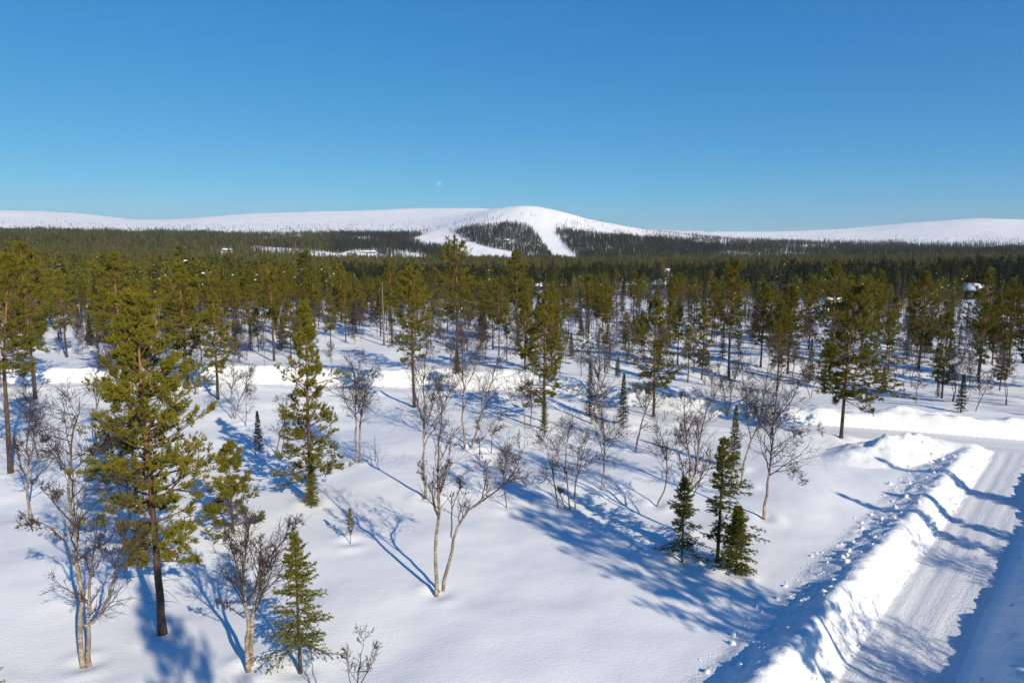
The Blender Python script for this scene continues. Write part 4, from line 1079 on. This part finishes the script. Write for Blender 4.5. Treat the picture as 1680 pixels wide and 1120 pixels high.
# ------------------------------------------------------------------ snow clods on the left bank and along the road
ico_v = np.array([[0, 0, 1], [.89, 0, .45], [.28, .85, .45], [-.72, .53, .45], [-.72, -.53, .45], [.28, -.85, .45], [.72, .53, -.45], [-.28, .85, -.45], [-.89, 0, -.45], [-.28, -.85, -.45], [.72, -.53, -.45], [0, 0, -1]])
ico_f = np.array([[0, 1, 2], [0, 2, 3], [0, 3, 4], [0, 4, 5], [0, 5, 1], [1, 6, 2], [2, 7, 3], [3, 8, 4], [4, 9, 5], [5, 10, 1], [6, 7, 2], [7, 8, 3], [8, 9, 4], [9, 10, 5], [10, 6, 1], [11, 7, 6], [11, 8, 7], [11, 9, 8], [11, 10, 9], [11, 6, 10]])
cl = Buf(); rg = np.random.default_rng(55)
L1s = np.hypot(*(MAIN[1]-MAIN[0]))
for k in range(430):
    u = rg.uniform(12, L1s-5)
    m = rg.random()
    if m < .55: v = -rg.uniform(2.9, 5.4); s = rg.choice([.035, .055, .085, .14], p=[.45, .3, .17, .08])
    elif m < .85: v = -rg.uniform(1.5, 2.1); s = rg.uniform(.03, .09)
    else: v = rg.uniform(1.6, 4.5); s = rg.uniform(.04, .12)
    p = MAIN[0]+rd*u+rn*v
    z = float(ground_h(p[:1], p[1:])[0])
    vv = ico_v*(1+.3*rg.normal(size=(12, 1)))*s*rg.uniform(.7, 1.3, 3)+np.array([p[0], p[1], z+s*.2])
    cl.add(vv, tri=ico_f)
tag(add_obj('snow_clods', cl.mesh('snow_clods', [M_BANK], False)), 'loose snow clods lying on the ploughed banks along the road', 'snow', kind='stuff')

# ------------------------------------------------------------------ the day moon
t = NT('moon_surface')
n = t.add('ShaderNodeTexNoise', {'Vector': t.add('ShaderNodeTexCoord').outputs['Object'], 'Scale': .03, 'Detail': 3.0}).outputs[0]
d = t.add('ShaderNodeBsdfDiffuse', {'Color': t.ramp(n, [(.35, (.04, .04, .039)), (.65, (.068, .067, .063))])})
tr_ = t.add('ShaderNodeBsdfTransparent', {'Color': (.97, .97, .97, 1)})
ad = t.add('ShaderNodeAddShader'); t.l.new(d.outputs[0], ad.inputs[0]); t.l.new(tr_.outputs[0], ad.inputs[1]); t.l.new(ad.outputs[0], t.out.inputs[0])
dirm = norm(ray(720, 302)); R = 4.4/FPX*12000
bpy_me = bpy.data.meshes.new('moon')
import bmesh
bm = bmesh.new(); bmesh.ops.create_uvsphere(bm, u_segments=32, v_segments=16, radius=R); bm.to_mesh(bpy_me); bm.free()
bpy_me.polygons.foreach_set('use_smooth', np.ones(len(bpy_me.polygons), bool)); bpy_me.materials.append(t.m)
mo = add_obj('moon', bpy_me); mo.location = np.array([0, 0, CAM_Z])+dirm*12000
tag(mo, 'pale gibbous day moon low in the blue sky', 'moon')

# ------------------------------------------------------------------ thin haze over the whole place
hz = NT('thin_haze')
pv = hz.add('ShaderNodeVolumePrincipled', {'Color': (.86, .92, 1.0, 1), 'Density': 6e-5, 'Anisotropy': .2})
hz.l.new(pv.outputs[0], hz.out.inputs['Volume'])
top = float(max(FZ.max(), 60))+25; bot = float(min(FZ.min(), GZ.min()))-2
hb = boxes([(-9500, 9500, -400, 9700, bot, top)])
tag(add_obj('haze', hb.mesh('haze', [hz.m], False)), 'thin blue haze lying over the valley', 'haze', kind='stuff')
